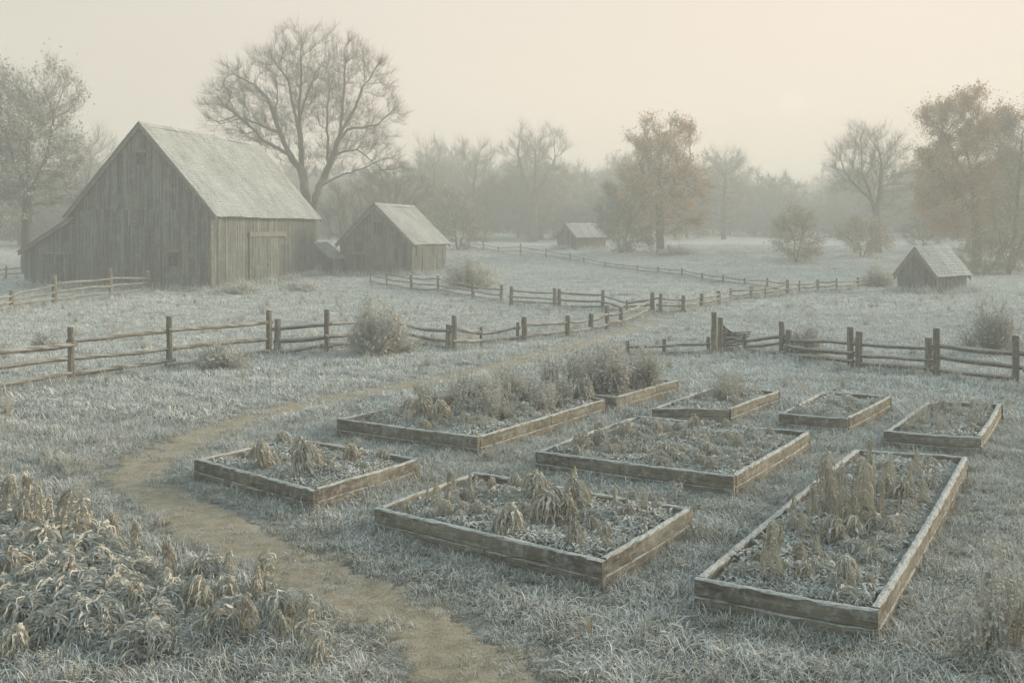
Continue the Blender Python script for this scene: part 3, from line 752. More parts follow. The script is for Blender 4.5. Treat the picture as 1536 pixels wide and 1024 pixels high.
fence([(-190, 500, 640), (-52, 500, 602), (107, 490, 575), (254, 474, 556), (403, 465, 533), (416, 478, 535), (491, 464, 531), (596, 473, 516), (672, 487, 527), (681, 473, 528), (722, 490, 520), (776, 483, 515), (787, 475, 515), (851, 473, 506), (886, 470, 500), (911, 458, 496), (931, 460, 491), (978, 440, 473)],
      [[.72, .42, .17]] * 8 + [[.68, .3]] * 9, 'long three-rail split timber fence sweeping from the left edge along the path towards the field', 21, thin=(10, 11), skip=(4, 8, 11))
fence([(-40, 440, 482), (18, 435, 464), (82, 413, 457), (166, 403, 447), (222, 407, 438)], [.70, .44, .18], 'short three-rail fence standing right against the front of the largest barn', 22, .12, thin=())
fence([(-12, 402, 421), (9, 399, 419), (38, 397, 417)], [.8, .4], 'scrap of rail fence seen left of the largest barn beyond its lean-to', 23, .07, .04)
fence([(556, 401, 425), (580, 403, 431), (617, 412, 437), (657, 413, 440), (709, 424, 448), (752, 427, 454), (767, 429, 458), (832, 432, 463), (839, 433, 464), (904, 435, 467), (940, 450, 470), (979, 438, 474), (991, 440, 474), (1025, 443, 472), (1052, 440, 464), (1078, 436, 458), (1096, 432, 452), (1127, 430, 449), (1148, 429, 447), (1181, 420, 445), (1199, 421, 442), (1227, 419, 439), (1255, 417, 438), (1287, 416, 434), (1306, 414, 432)],
      [.78, .48, .2], 'longest rail fence, from the middle barn across the field to the lone right shed', 24, .09, .05, thin=(0, 1, 10, 16, 18, 20, 22), skip=(5, 7, 11), sag=.03)
fence([(690, 361, 370), (725, 364, 376), (748, 370, 379), (781, 365, 384), (819, 373, 387), (855, 379, 392), (876, 386, 396), (908, 392, 402), (956, 397, 408), (987, 400, 411), (1023, 402, 416), (1053, 409, 422), (1085, 412, 426), (1117, 417, 429), (1151, 417, 436), (1181, 419, 445)],
      [.75, .35], 'faintest rail fence, slanting across the misty field in front of the distant hut', 25, .075, .045)
fence([(942, 510, 537), (996, 508, 536), (1063, 505, 532)], [.62, .25], 'low two-rail fence stub behind the single bush bed, left of the tall gate post', 26, .06, .04)
fence([(1071, 468, 534), (1080, 476, 532), (1117, 500, 531), (1173, 482, 537), (1182, 494, 538), (1275, 490, 554), (1288, 497, 555), (1393, 506, 563), (1405, 492, 567), (1523, 503, 579), (1545, 515, 582), (1680, 520, 600)],
      [[.7, .4, .15], [.6, .3], [.64, .4, .16], [.7, .4, .15], [.66, .43, .2], [.6, .3], [.68, .44, .2], [.6, .3], [.66, .42, .2], [.6, .3], [.66, .42, .2]], 'three-rail fence behind the garden beds running from the tall gate post to the right edge', 27, .09, .055, thin=(2,), skip=(0, 1, 3, 5, 7, 9))
def rail_stack():
    rng = random.Random(31); a = at(1078, 531); b = at(1122, 530); root = empty('rail_stack', a, 0, 'fanned stack of old split rails leaning against the tall gate post', 'rail stack')
    d = b - a
    for k in range(13):
        z = .10 + .92 * k / 12; t1 = (1.05 - .10 * abs(k - 7) / 6 if k < 8 else 1.0 - .13 * (k - 7)); n = 8; dr = -.16 * (k / 12) if k > 7 else .02
        pts = [Vector((0, 0, z)) + d * (t1 * i / (n - 1) + .02) + Vector((rng.uniform(-.012, .012), rng.uniform(-.03, .03) - .05 * (k % 2), dr * (i / (n - 1)) * 2.2 + rng.uniform(-.012, .012))) for i in range(n)]
        m = MB(); m.tube(pts, [.042 * (1 - .35 * i / (n - 1)) for i in range(n)], 7, True, rng, .12); m.build('rail', M['rail'], root)
rail_stack()

# ------------------------------------------------------------------ trees
def grow(rng, trunks, ells, n_attr, step=.45, infl=4.5, kill=.75, upb=.10):
    """space colonisation inside a crown made of ellipsoids; returns nodes and parents"""
    P = []; par = []
    for tr in trunks:
        last = -1
        if P:
            dd = np.linalg.norm(np.array(P) - np.array(tr[0]), axis=1)
            if dd.min() < 1.3: last = int(dd.argmin()); tr = [P[last]] + list(tr[1:])
        for i in range(len(tr) - 1):
            a, b = np.array(tr[i]), np.array(tr[i + 1]); n = max(1, int(np.linalg.norm(b - a) / step))
            for k in range(0 if i == 0 and last == -1 else 1, n + 1):
                P.append(a + (b - a) * k / n + rng.normal(0, .03, 3) * (k < n)); par.append(last); last = len(P) - 1
    vol = np.array([np.prod(e[3:]) for e in ells]); cnt = np.maximum(1, n_attr * vol / vol.sum()).astype(int); A = []
    for e, n in zip(ells, cnt):
        u = unit(rng.normal(0, 1, (n, 3))); u = u * (rng.random((n, 1)) ** .42) * (1.02 + .17 * np.sin(6 * u[:, :1] + 5 * u[:, 2:] + e[0]) + .10 * np.sin(11 * u[:, 2:] - 7 * u[:, :1])); A.append(np.array(e[:3]) + u * np.array(e[3:]))
    A = np.vstack(A); sc = 5.2 / max(A[:, 2].max(), 3); fl = np.sin(A[:, 0] * 3.1 * sc + 1.3) * np.sin(A[:, 2] * 3.7 * sc + .5) + .7 * np.sin(A[:, 1] * 3.3 * sc + A[:, 2] * 1.1); A = A[fl > -.42]; P = np.array(P); par = list(par)
    D = np.full(len(A), 1e9); I = np.zeros(len(A), int)
    def upd(lo):
        nonlocal D, I
        d = np.linalg.norm(A[:, None] - P[None, lo:], axis=2); j = d.argmin(1); m = d[np.arange(len(A)), j]; b = m < D; D = np.where(b, m, D); I = np.where(b, j + lo, I)
    upd(0); tried = set()
    for it in range(140):
        keep = D > kill; A, D, I = A[keep], D[keep], I[keep]
        if len(A) == 0: break
        act = D < (infl if it > 8 else 99)
        if not act.any(): break
        acc = np.zeros_like(P); np.add.at(acc, I[act], unit(A[act] - P[I[act]])); ids = np.unique(I[act])
        pr = np.array(par)[ids]; pd = np.where((pr >= 0)[:, None], unit(P[ids] - P[np.maximum(pr, 0)]), 0); d = unit(unit(acc[ids]) + .55 * pd + np.array([0, 0, upb]) + rng.normal(0, .10, (len(ids), 3))); new = P[ids] + d * step
        ok = [i for i in range(len(ids)) if (ids[i], tuple(np.round(d[i], 1))) not in tried]
        for i in ok: tried.add((ids[i], tuple(np.round(d[i], 1))))
        if not ok: break
        lo = len(P); P = np.vstack([P, new[ok]]); par += [int(ids[i]) for i in ok]; upd(lo)
        if len(P) > 9000: break
    return P, np.array(par)
def radii(P, par, r_base, tip=.012, ex=1.85):
    r = np.zeros(len(P)); leaf = np.ones(len(P), bool); leaf[par[par >= 0]] = False; acc = np.where(leaf, tip ** ex, 0.)
    for i in range(len(P) - 1, -1, -1):
        r[i] = acc[i] ** (1 / ex)
        if par[i] >= 0: acc[par[i]] += acc[i]
    k = r_base / max(r[par < 0]); r = np.where(r > tip * 1.5, tip + (r - tip) * k, r)
    return np.maximum(r, tip)
def limbs(mb, P, par, r, rmin):
    ch = {}
    for i, p in enumerate(par):
        if p >= 0: ch.setdefault(int(p), []).append(i)
    st = [(i, None) for i in range(len(P)) if par[i] < 0]
    while st:
        i, fr = st.pop(); chain = ([fr] if fr is not None else []) + [i]
        while i in ch:
            c = sorted(ch[i], key=lambda j: -r[j]); st += [(j, i) for j in c[1:]]; i = c[0]; chain.append(i)
        rr = [r[j] for j in chain]
        if fr is not None: rr[0] = rr[1]
        n = next((k for k, q in enumerate(rr) if q < rmin), len(rr))
        if n >= 2: mb.tube([P[j] for j in chain[:n]], rr[:n], 7 if max(rr) > .12 else 4, False)
def twigs_np(P, D, L, w, rng, bend=.25):
    """curved three sided twigs"""
    n = len(P); up = np.tile([.1, .2, 1.], (n, 1)); a = unit(np.cross(D, up)); b = np.cross(D, a); bd = (rng.normal(0, 1, (n, 3)) * bend + np.array([0, 0, .12])) * L[:, None]
    C = [P, P + D * (L * .5)[:, None] + bd * .3, P + D * L[:, None] + bd]; V = []
    for c, s in zip(C[:2], (1., .7)):
        for k in range(3):
            an = 2.094 * k; V.append(c + (a * math.cos(an) + b * math.sin(an)) * (w * s)[:, None])
    V.append(C[2]); V = np.stack(V, 1).reshape(-1, 3); T = []
    for k in range(3):
        k2 = (k + 1) % 3; T += [(k, k2, 3 + k2), (k, 3 + k2, 3 + k), (3 + k, 3 + k2, 6)]
    T = (np.arange(n)[:, None, None] * 7 + np.array(T)[None]).reshape(-1, 3)
    return V, T, C
def leaves_np(P, size, rng, sp):
    n = len(P); c = P + rng.normal(0, sp, (n, 3)); a = unit(rng.normal(0, 1, (n, 3))); b = unit(np.cross(a, rng.normal(0, 1, (n, 3)))); s = size * rng.uniform(.5, 1.4, n)[:, None]
    V = np.stack([c - a * s, c + b * s * .5, c + a * s, c - b * s * .5], 1).reshape(-1, 3)
    return V, np.arange(4 * n).reshape(-1, 4)
def tree(name, base, trunks, ells, label, cat='tree', seed=1, n_attr=900, r_base=.3, tw=4, tl=1.0, twig='bough', leaf=None, nleaf=0, lsize=.1, Y=None, bark='bark', step=.45, tww=.010, group=None, kill=.75, infl=3.8):
    """base, trunks and ellipses are photo pixels at the tree's own depth"""
    rng = np.random.default_rng(seed); b = at(*base)
    if Y: b = Vector(((base[0] - 768) / FPX * Y, Y, float(gz((base[0] - 768) / FPX * Y, Y))))
    k = b.y / FPX; zz = lambda py: CAMH + (HZ - py) * k - b.z
    TR = []
    for tr in trunks:
        q = []
        for i, p in enumerate(tr):
            dx, dy = (p[0] - base[0]) * k, 0.
            q.append((dx, (rng.normal(0, .03) * abs(base[1] - p[1]) * k if i else 0), zz(p[1]) if p[1] < base[1] - 1 else -.3))
        TR.append(q)
    EL = [((e[0] - base[0]) * k, 0, zz(e[1]), e[2] * k, e[2] * k * .9, e[3] * k) for e in ells]
    P, par = grow(rng, TR, EL, int(n_attr * 1.9), step * .85, infl, kill * .72); r = radii(P, par, r_base)
    root = empty(name, b, 0, label, cat, group)
    mb = MB(); limbs(mb, P, par, r, .024); mb.build('trunk', M[bark], root, True)
    thin = np.where((r < .045) & (par >= 0))[0]; tw = int(tw * 1.7); dirn = unit(P[thin] - P[par[thin]])
    m2 = MB(); r2 = np.where(r > .06, .06, r)
    n = len(thin)
    idx = np.repeat(np.arange(n), tw); rad = unit(rng.normal(0, 1, (len(idx), 3)))
    low = np.array([0, 0, P[:, 2].max() * .30]); out = unit(P[thin] - low); D = unit(dirn[idx] * .55 + out[idx] * .75 + rad * .62 + np.array([0, 0, .08])); L = tl * rng.uniform(.35, 1.35, len(idx)); w = .78 * tww * rng.uniform(.8, 1.5, len(idx))
    V0, T0, C = twigs_np(P[thin][idx] + rng.normal(0, .08, (len(idx), 3)), D, L, w, rng)
    D2 = unit(D + unit(rng.normal(0, 1, D.shape)) * .6); V1, T1, C1 = twigs_np(C[1], D2, L * .55, w * .7, rng)
    # the thinnest limbs as straight pieces between nodes
    sm = np.where((r < .03) & (par >= 0))[0]; dd = P[sm] - P[par[sm]]; ln = np.linalg.norm(dd, axis=1)
    V2, T2, _ = twigs_np(P[par[sm]], unit(dd), ln * 1.25, np.maximum(r[sm] * 1.3, .019), rng, .03)
    V = np.vstack([V2, V0, V1]); T = np.vstack([T2, T0 + len(V2), T1 + len(V2) + len(V0)])
    cr = np_mesh('crown', V, T, M[twig], root)
    if leaf:
        src = np.vstack([C[2], C1[2], C[1]]); fld = np.sin(1.5 * src[:, 0] + 1) * np.sin(1.7 * src[:, 2] + .6 * src[:, 0]) + .6 * np.sin(1.3 * src[:, 1] + 2.1 * src[:, 2]); pw = np.exp(1.3 * fld); pts = src[rng.choice(len(src), nleaf, p=pw / pw.sum())]
        V, T = leaves_np(pts, lsize, rng, .13); np_mesh('foliage', V, T, M[leaf], cr)
    return root
def all_trees():
    tree('bare_tree', (468, 400), [[(468, 400), (465, 340), (460, 290), (452, 249), (451, 205), (449, 164), (452, 117), (455, 88)], [(468, 400), (470, 340), (474, 294), (485, 262), (499, 233), (511, 200), (516, 146), (519, 100)],
         [(453, 252), (440, 240), (426, 214), (411, 176), (402, 149), (379, 126), (350, 112)], [(420, 200), (391, 188), (361, 176)], [(436, 232), (394, 211), (379, 193), (362, 178)], [(451, 205), (437, 152), (429, 117), (414, 97)], [(450, 180), (461, 141), (473, 105)],
         [(411, 176), (418, 140), (412, 115)], [(490, 250), (490, 200), (490, 164), (494, 135)], [(510, 203), (531, 164), (546, 135), (558, 111)], [(508, 210), (522, 195), (543, 193), (566, 187), (588, 166)], [(499, 234), (515, 228), (537, 225), (560, 243)], [(480, 275), (514, 262), (545, 252), (570, 240)], [(457, 270), (440, 245), (420, 240)]],
         [(385, 155, 74, 66), (450, 108, 70, 70), (535, 145, 64, 78), (555, 230, 52, 50), (370, 205, 58, 42), (500, 115, 56, 66), (455, 190, 60, 50), (500, 230, 50, 40)], 'tallest bare double-trunked tree rising behind the largest barn', seed=3, n_attr=2700, r_base=.54, tw=3, tl=1.0, Y=92, kill=.6, tww=.011, infl=3.2)
    tree('frosted_tree', (40, 372), [[(40, 372), (42, 300), (42, 230), (38, 170)], [(42, 300), (70, 230), (85, 180)], [(42, 290), (20, 230), (0, 180)]], [(45, 175, 68, 78), (35, 255, 82, 70), (-15, 220, 60, 80)], 'tall pale rimed tree with sparse dry leaves at the far left edge', seed=4, n_attr=1500, r_base=.42, tw=5, tl=1.1, twig='white', leaf='rime_leaf', nleaf=15000, lsize=.11, Y=80)
    tree('frosted_tree', (-60, 380), [[(-60, 380), (-60, 250)]], [(-60, 250, 60, 80), (-50, 320, 60, 40)], 'dark leafy rimed tree cut off by the left edge', seed=5, n_attr=700, r_base=.4, tw=4, tl=1.2, twig='white', leaf='rime_leaf', nleaf=9000, lsize=.13, Y=84)
    tree('hazy_tree', (128, 372), [[(128, 372), (130, 270)]], [(135, 258, 42, 62), (150, 300, 45, 45)], 'pale tree just left of the barn roof, behind the rimed tree', seed=6, n_attr=700, r_base=.3, tw=4, tl=1.4, twig='white', Y=125)
    tree('hazy_tree', (645, 364), [[(645, 364), (644, 290)], [(645, 364), (652, 260)]], [(643, 268, 30, 56), (648, 300, 38, 40)], 'pale narrow tree right above the middle barn roof, left of the pair', seed=7, n_attr=700, r_base=.32, tw=4, tl=1.5, twig='white', Y=138)
    tree('hazy_tree', (712, 362), [[(712, 362), (711, 280)]], [(711, 265, 40, 55), (715, 305, 50, 36)], 'pale rounded misty tree between the middle barn and the broad-trunked bare tree', seed=8, n_attr=800, r_base=.32, tw=4, tl=1.5, twig='white', Y=150)
    tree('bare_tree', (799, 363), [[(799, 363), (800, 320), (802, 275), (803, 235)], [(800, 305), (785, 265), (778, 235)], [(800, 300), (820, 262), (832, 240)]], [(804, 235, 43, 46), (806, 280, 48, 40), (780, 250, 30, 40)], 'broad-trunked hazy bare tree left of the distant hut', seed=9, n_attr=1200, r_base=.62, tw=4, tl=1.4, twig='white', tww=.014)
    tree('bushy_tree', (690, 376), [[(686, 376), (682, 330)], [(694, 378), (700, 340)]], [(675, 322, 38, 42), (695, 345, 30, 26)], 'low olive bushy tree just right of the middle barn', seed=10, n_attr=700, r_base=.16, tw=5, tl=.8, leaf='olive_leaf', nleaf=6500, lsize=.10)
    tree('autumn_tree', (990, 382), [[(990, 382), (990, 330), (990, 285), (991, 240)], [(990, 310), (1012, 280), (1025, 260)], [(990, 305), (970, 270), (960, 250)]], [(992, 228, 48, 46), (1008, 295, 52, 52), (962, 268, 34, 44), (990, 270, 55, 45)], 'tall tree with sparse orange-brown leaves standing right of the distant hut', seed=12, n_attr=1500, r_base=.42, tw=4, tl=1.0, leaf='brown_leaf', nleaf=27000, lsize=.10)
    tree('bushy_tree', (935, 380), [[(930, 380), (926, 340)], [(938, 380), (945, 335)], [(944, 380), (958, 350)]], [(932, 325, 38, 46), (948, 350, 36, 28)], 'grey-olive bushy tree squeezed between the distant hut and the orange-brown tree', seed=13, n_attr=800, r_base=.17, tw=5, tl=.9, leaf='olive_leaf', nleaf=9000, lsize=.11)
    tree('bare_tree', (1085, 359), [[(1085, 359), (1086, 300), (1088, 262)]], [(1088, 268, 32, 40), (1086, 308, 40, 32)], 'small hazy bare tree alone to the right of the first orange-brown tree', seed=14, n_attr=800, r_base=.4, tw=4, tl=1.4, twig='white')
    tree('autumn_shrub', (1195, 393), [[(1193, 393), (1190, 355)], [(1198, 393), (1204, 350)]], [(1194, 345, 25, 34), (1196, 368, 32, 22)], 'small rounded brown shrub-like tree standing alone in the misty field', seed=15, n_attr=700, r_base=.13, tw=5, tl=.7, leaf='dun_leaf', nleaf=6000, lsize=.09)
    tree('bare_tree', (1318, 380), [[(1318, 380), (1315, 330), (1306, 290), (1295, 262)], [(1315, 325), (1322, 280), (1325, 245)], [(1310, 300), (1285, 280), (1270, 262)]], [(1305, 238, 55, 48), (1335, 280, 40, 48), (1280, 262, 36, 34)], 'large pale bare tree with spreading limbs behind the lone right shed', seed=16, n_attr=1300, r_base=.36, tw=4, tl=1.1, twig='white', tww=.012)
    tree('autumn_shrub', (1295, 386), [[(1292, 386), (1288, 360)], [(1299, 386), (1306, 362)]], [(1295, 356, 32, 24)], 'low brown leafy shrub at the foot of the large pale bare tree', cat='shrub', seed=17, n_attr=400, r_base=.1, tw=5, tl=.7, leaf='dun_leaf', nleaf=4500, lsize=.09)
    tree('autumn_tree', (1466, 402), [[(1466, 402), (1464, 340), (1458, 280), (1450, 210)], [(1464, 330), (1432, 285), (1405, 255)], [(1462, 310), (1492, 260), (1500, 215)], [(1458, 280), (1430, 230), (1418, 195)]], [(1445, 190, 62, 52), (1432, 262, 66, 58), (1492, 235, 42, 72), (1455, 305, 66, 42), (1415, 322, 40, 30), (1490, 335, 46, 34)], 'largest tree full of orange-brown leaves behind the lone right shed', seed=18, n_attr=2000, r_base=.40, tw=4, tl=.9, leaf='brown_leaf', nleaf=60000, lsize=.085)
    tree('frosted_tree', (1518, 412), [[(1512, 412), (1522, 350), (1530, 270), (1535, 200)], [(1522, 412), (1545, 330), (1555, 260)], [(1506, 412), (1500, 360), (1490, 325)]], [(1540, 235, 44, 68), (1538, 310, 48, 56)], 'grey-brown slender multi-stemmed tree cut by the right edge', seed=19, n_attr=1300, r_base=.22, tw=4, tl=.9, leaf='olive_leaf', nleaf=9000, lsize=.09)
    tree('bramble', (520, 400), [[(515, 400), (512, 350)], [(528, 400), (535, 345)]], [(515, 320, 38, 48), (545, 345, 40, 36)], 'tangled bare bramble filling the gap between the two large barns', cat='shrub', seed=20, n_attr=1000, r_base=.12, tw=5, tl=.9, Y=96)
    tree('bramble', (590, 390), [[(590, 390), (590, 330)]], [(580, 290, 40, 40), (610, 300, 36, 36)], 'tangled bare thicket showing above the middle barn roof', cat='shrub', seed=21, n_attr=900, r_base=.14, tw=5, tl=1.0, Y=104)
    tree('bramble', (1386, 380), [[(1386, 380), (1384, 355)]], [(1382, 352, 26, 26)], 'small grey thicket peeping over the left of the lone right shed', cat='shrub', seed=22, n_attr=350, r_base=.1, tw=5, tl=.7, Y=95)
    tree('bramble', (1480, 412), [[(1470, 412), (1465, 395)], [(1490, 412), (1495, 390)]], [(1462, 392, 30, 22), (1500, 385, 34, 30)], 'dark undergrowth at the foot of the largest orange-brown tree', cat='shrub', seed=23, n_attr=500, r_base=.09, tw=6, tl=.7, leaf='olive_leaf', nleaf=3500, lsize=.09)
all_trees()
def far_wood():
    protos = []; rng = np.random.default_rng(77)
    for i, (h, w) in enumerate(((10.5, 4.0), (9, 4.4), (11, 3.8), (8, 4.4))):
        P, par = grow(rng, [[(0, 0, -.5), (0, 0, h * .3), (.2, 0, h * .5)]], [(0, 0, h * .62, w, w, h * .36), (0, 0, h * .34, w * 1.05, w * 1.05, h * .32), (w * .5, .3, h * .72, w * .6, w * .6, h * .24), (-w * .5, -.3, h * .66, w * .6, w * .6, h * .25)], 620, .6, 6, 1.0); r = radii(P, par, .25)
        mb = MB(); limbs(mb, P, par, r, .05); n0 = len(mb.v)
        th = np.where((r < .1) & (par >= 0))[0]; d = unit(P[th] - P[par[th]]); idx = np.repeat(np.arange(len(th)), 12)
        V, T, _ = twigs_np(P[th][idx] + rng.normal(0, .1, (len(idx), 3)), unit(d[idx] + unit(rng.normal(0, 1, (len(idx), 3)))), 1.3 * rng.uniform(.4, 1.1, len(idx)), np.full(len(idx), .034), rng)
        F = [tuple(f) for f in mb.f]; V0 = np.array(mb.v); T2 = np.vstack([np.array([[f[0], f[1], f[2]] for f in F] + [[f[0], f[2], f[3]] for f in F if len(f) == 4]), T + len(V0)])
        protos.append(np_mesh('w', np.vstack([V0, V]), T2, M['white'], link=False))
    Ps = []
    for n, y0, y1 in ((85, 152, 185), (170, 185, 230), (240, 230, 330)):
        y = rng.uniform(y0, y1, n); x = rng.uniform(-.62, .62, n) * y; Ps.append(np.stack([x, y], 1))
    y = rng.uniform(118, 165, 26); Ps.append(np.stack([rng.uniform(-.66, -.19, 26) * y, y], 1))
    y = rng.uniform(105, 160, 14); Ps.append(np.stack([rng.uniform(.42, .66, 14) * y, y], 1))
    P = np.vstack(Ps); P = P[np.sin(P[:, 0] * .16 + 1) * np.sin(P[:, 1] * .11) + .8 * np.sin(P[:, 0] * .07 + P[:, 1] * .05) > -.75]; n = len(P); z = gz(P[:, 0], P[:, 1])
    # taller stands and lower gaps along the edge of the wood
    row = np.interp(768 + FPX * P[:, 0] / P[:, 1], [-200, 0, 130, 300, 500, 600, 650, 720, 800, 870, 950, 1060, 1130, 1200, 1260, 1350, 1450, 1600], [230, 222, 232, 250, 250, 230, 212, 208, 226, 243, 238, 224, 256, 252, 246, 240, 230, 215])
    h = (CAMH + (HZ - row) / FPX * P[:, 1] - z) * (.52 + .56 * rng.random(n) ** 1.4); s = np.clip(h / 10, .4, 1.9)
    scatter('far_wood', np.column_stack([P, z]), np.column_stack([np.zeros(n), np.zeros(n), rng.uniform(0, 6.28, n)]), np.column_stack([s ** .7 * 1.05, s ** .7 * 1.05, s]), rng.integers(0, 4, n), protos, 'misty wood closing off the far side of the fields', 'wood')
far_wood()

# ------------------------------------------------------------------ bushes
def bush(px, base, wpx, hpx, n, label, seed, mat='twig', name='bare_bush'):
    rng = np.random.default_rng(seed); b = at(px, base); k = b.y / FPX; w, h = wpx * k / 2, hpx * k
    az = rng.uniform(0, 6.283, n); rr = np.sqrt(rng.random(n)) * (1 + .28 * np.sin(3 * az + seed) + .18 * np.sin(5 * az)); P0 = np.stack([np.cos(az) * rr * w * .4, np.sin(az) * rr * w * .35, np.full(n, -.03)], 1)
    tip = np.stack([np.cos(az) * rr * w * 1.0, np.sin(az) * rr * w * .9, h * np.clip(1.1 - .5 * rr ** 2, .25, 2) * rng.uniform(.3, 1., n) * np.where(rng.random(n) < .1, 1.25, 1) * (1 + .2 * np.sin(2 * az + 2 * seed))], 1)
    d = tip - P0; L = np.linalg.norm(d, axis=1); D = unit(d); wd = np.full(n, max(.007, .00042 * b.y)) * rng.uniform(.8, 1.4, n)
    V, T, C = twigs_np(P0, D, L, wd, rng, .10); Vs, Ts = [V], [T]; off = len(V)
    for q in range(7):
        t = rng.uniform(.25, .97, n)[:, None]; S0 = P0 * (1 - t) + (P0 + d) * t; D2 = unit(D + unit(rng.normal(0, 1, (n, 3))) * 1.0); V, T, _ = twigs_np(S0, D2, h * rng.uniform(.10, .34, n), wd * .62, rng); Vs.append(V); Ts.append(T + off); off += len(V)
    lv, lt = leaves_np(np.vstack([P0 + d * t for t in (.45, .65, .8, .95)]), .022 + .0011 * b.y, rng, .06 * h)
    root = empty(name, b, 0, label, 'bush'); np_mesh('stems', np.vstack(Vs), np.vstack(Ts), M[mat], root); np_mesh('foliage', lv, lt, M['weed'], root)
for a in [(566, 534, 92, 78, 260, 'largest dark twiggy bush growing through the left rail fence', 51), (330, 556, 84, 40, 200, 'low rounded bush under the rails left of the twin fence posts', 52),
          (704, 434, 88, 46, 260, 'tan brushy bush at the right corner of the middle barn', 53, 'weed'), (1208, 537, 58, 46, 160, 'small bush behind the rails just right of the gate post', 54),
          (1490, 533, 84, 74, 240, 'upright grey bush behind the fence at the right edge', 55), (1318, 430, 56, 32, 200, 'tan bush at the end of the field fence beside the lone right shed', 56, 'weed'),
          (66, 524, 40, 24, 90, 'tiny tuft-like bush behind the left fence near its second post', 57), (645, 520, 50, 18, 90, 'low dry scrub under the rails right of the largest bush', 58, 'weed'),
          (1010, 382, 66, 14, 120, 'fringe of dry brush at the foot of the first orange-brown tree', 59, 'weed'), (450, 436, 60, 12, 120, 'dry brush at the foot of the tan barn wall', 60, 'weed'), (360, 440, 80, 16, 150, 'dry brush along the near corner of the largest barn', 61, 'weed')]:
    bush(*a)

# ------------------------------------------------------------------ wilted plants
PR = random.Random(99); PL = {}
def lib(kind, parts_list): PL.setdefault(kind, []).append(parts_list)
def keep(mb, mat, nm): return mb.build(nm, M[mat], link=False).data
for i in range(5): lib('mound', [('foliage', keep(mound_mb(PR, n=PR.randint(80, 110)), 'rust' if i == 4 else 'tan', 'mound_leaves'))])
for i in range(6):
    st, lf = stalk_mb(PR, n=PR.randint(36, 60), spread=PR.uniform(.14, .42)); mt = 'rust' if i == 5 else 'tan'; lib('stalk', [('stem', keep(st, mt, 'stalk_stem')), ('foliage', keep(lf, mt, 'stalk_leaves'))])
for i in range(5): lib('kale', [('foliage', keep(kale_mb(PR, 1., PR.randint(48, 70)), 'kale', 'rimed_leaves'))])
for i in range(4): lib('heap', [('foliage', keep(kale_mb(PR, 1., 190, .42), 'kale', 'rimed_leaves'))])
for i in range(4):
    st, lf = weed_mb(PR, n=PR.randint(13, 19)); lib('weed', [('stem', keep(st, 'weed', 'weed_stems')), ('foliage', keep(lf, 'weed', 'weed_leaves'))])
for i in range(3):
    st, lf = weed_mb(PR, n=18, spread=.2, leaf=.036, dens=13); lib('twiggy', [('stem', keep(st, 'weed', 'twiggy_stems')), ('foliage', keep(lf, 'weed', 'twiggy_leaves'))])
ORD = 'first second third fourth fifth sixth seventh eighth ninth tenth eleventh twelfth thirteenth fourteenth fifteenth sixteenth seventeenth eighteenth nineteenth twentieth twenty-first twenty-second twenty-third twenty-fourth twenty-fifth twenty-sixth twenty-seventh twenty-eighth twenty-ninth thirtieth'.split()
WORDS = {'mound': ('wilted_plant', 'drooping tan mound plant'), 'stalk': ('dead_stalk', 'dead upright leafy stalk'), 'kale': ('rimed_plant', 'low grey rosette of rimed leaves'), 'weed': ('dry_weed', 'dry twiggy weed'), 'heap': ('rimed_plant', 'collapsed heap of rimed leaves'), 'twiggy': ('dry_weed', 'tall clump of thin upright dry stems')}
def plants(zone, phrase, spec, zf=None):
    """spec: kind, px, foot row, height in px"""
    rng = random.Random(len(spec) * 7 + len(zone)); count = {}
    for k, px, py, h in sorted(spec, key=lambda s: s[1]):
        b = at(px, py, None if zf is None else zf)
        if zf is not None: b.z = float(soil_z(zone, b.x, b.y, SOILZ[zone])) - .01
        count[k] = count.get(k, 0) + 1; tot = sum(1 for s in spec if s[0] == k); hm = h / FPX * b.y
        nm, w = WORDS[k]; lab = ('%s %s from the left %s' % (ORD[count[k] - 1], w, phrase)) if tot > 1 else ('only %s %s' % (w, phrase))
        parts_ = rng.choice(PL[k]); sq = rng.uniform(.85, 1.15) * {'mound': 1.15, 'stalk': 1.25 if zone == 'bottom left' else .8}.get(k, 1)
        root = empty(nm, b, rng.uniform(0, 6.28), lab, 'plant', 'wilted plants ' + phrase if tot > 1 else None); root.scale = (hm * sq, hm * sq, hm)
        for pn, me in parts_:
            o = bpy.data.objects.new(pn, me); COL.objects.link(o); o.parent = root
m, s_, k_, w_ = 'mound', 'stalk', 'kale', 'weed'
plants('front left', 'in the front left bed', [(m, 390, 708, 40), (m, 462, 716, 52), (m, 529, 704, 34), (m, 573, 696, 20), (m, 425, 676, 26), (k_, 500, 722, 16), (k_, 430, 718, 14), (w_, 455, 684, 26)], .2)
plants('front middle', 'in the front middle bed', [(s_, 655, 772, 48), (s_, 678, 766, 62), (s_, 705, 760, 54), (s_, 640, 768, 36), (m, 712, 784, 28), (m, 765, 812, 46), (m, 818, 792, 50), (m, 846, 792, 46), (m, 800, 758, 42), (s_, 858, 762, 62), (m, 866, 768, 46),
    (m, 865, 830, 38), (m, 906, 814, 28), (s_, 922, 774, 42), (m, 940, 788, 30), (s_, 965, 780, 42), (m, 735, 744, 24), (m, 770, 738, 24), (m, 950, 762, 22), (m, 665, 786, 30), (m, 610, 778, 20), (m, 985, 778, 22), (m, 790, 782, 26), (m, 890, 800, 24), (m, 690, 780, 24), (m, 830, 766, 34), (k_, 740, 770, 16), (k_, 900, 790, 16), (k_, 640, 786, 18)], .2)
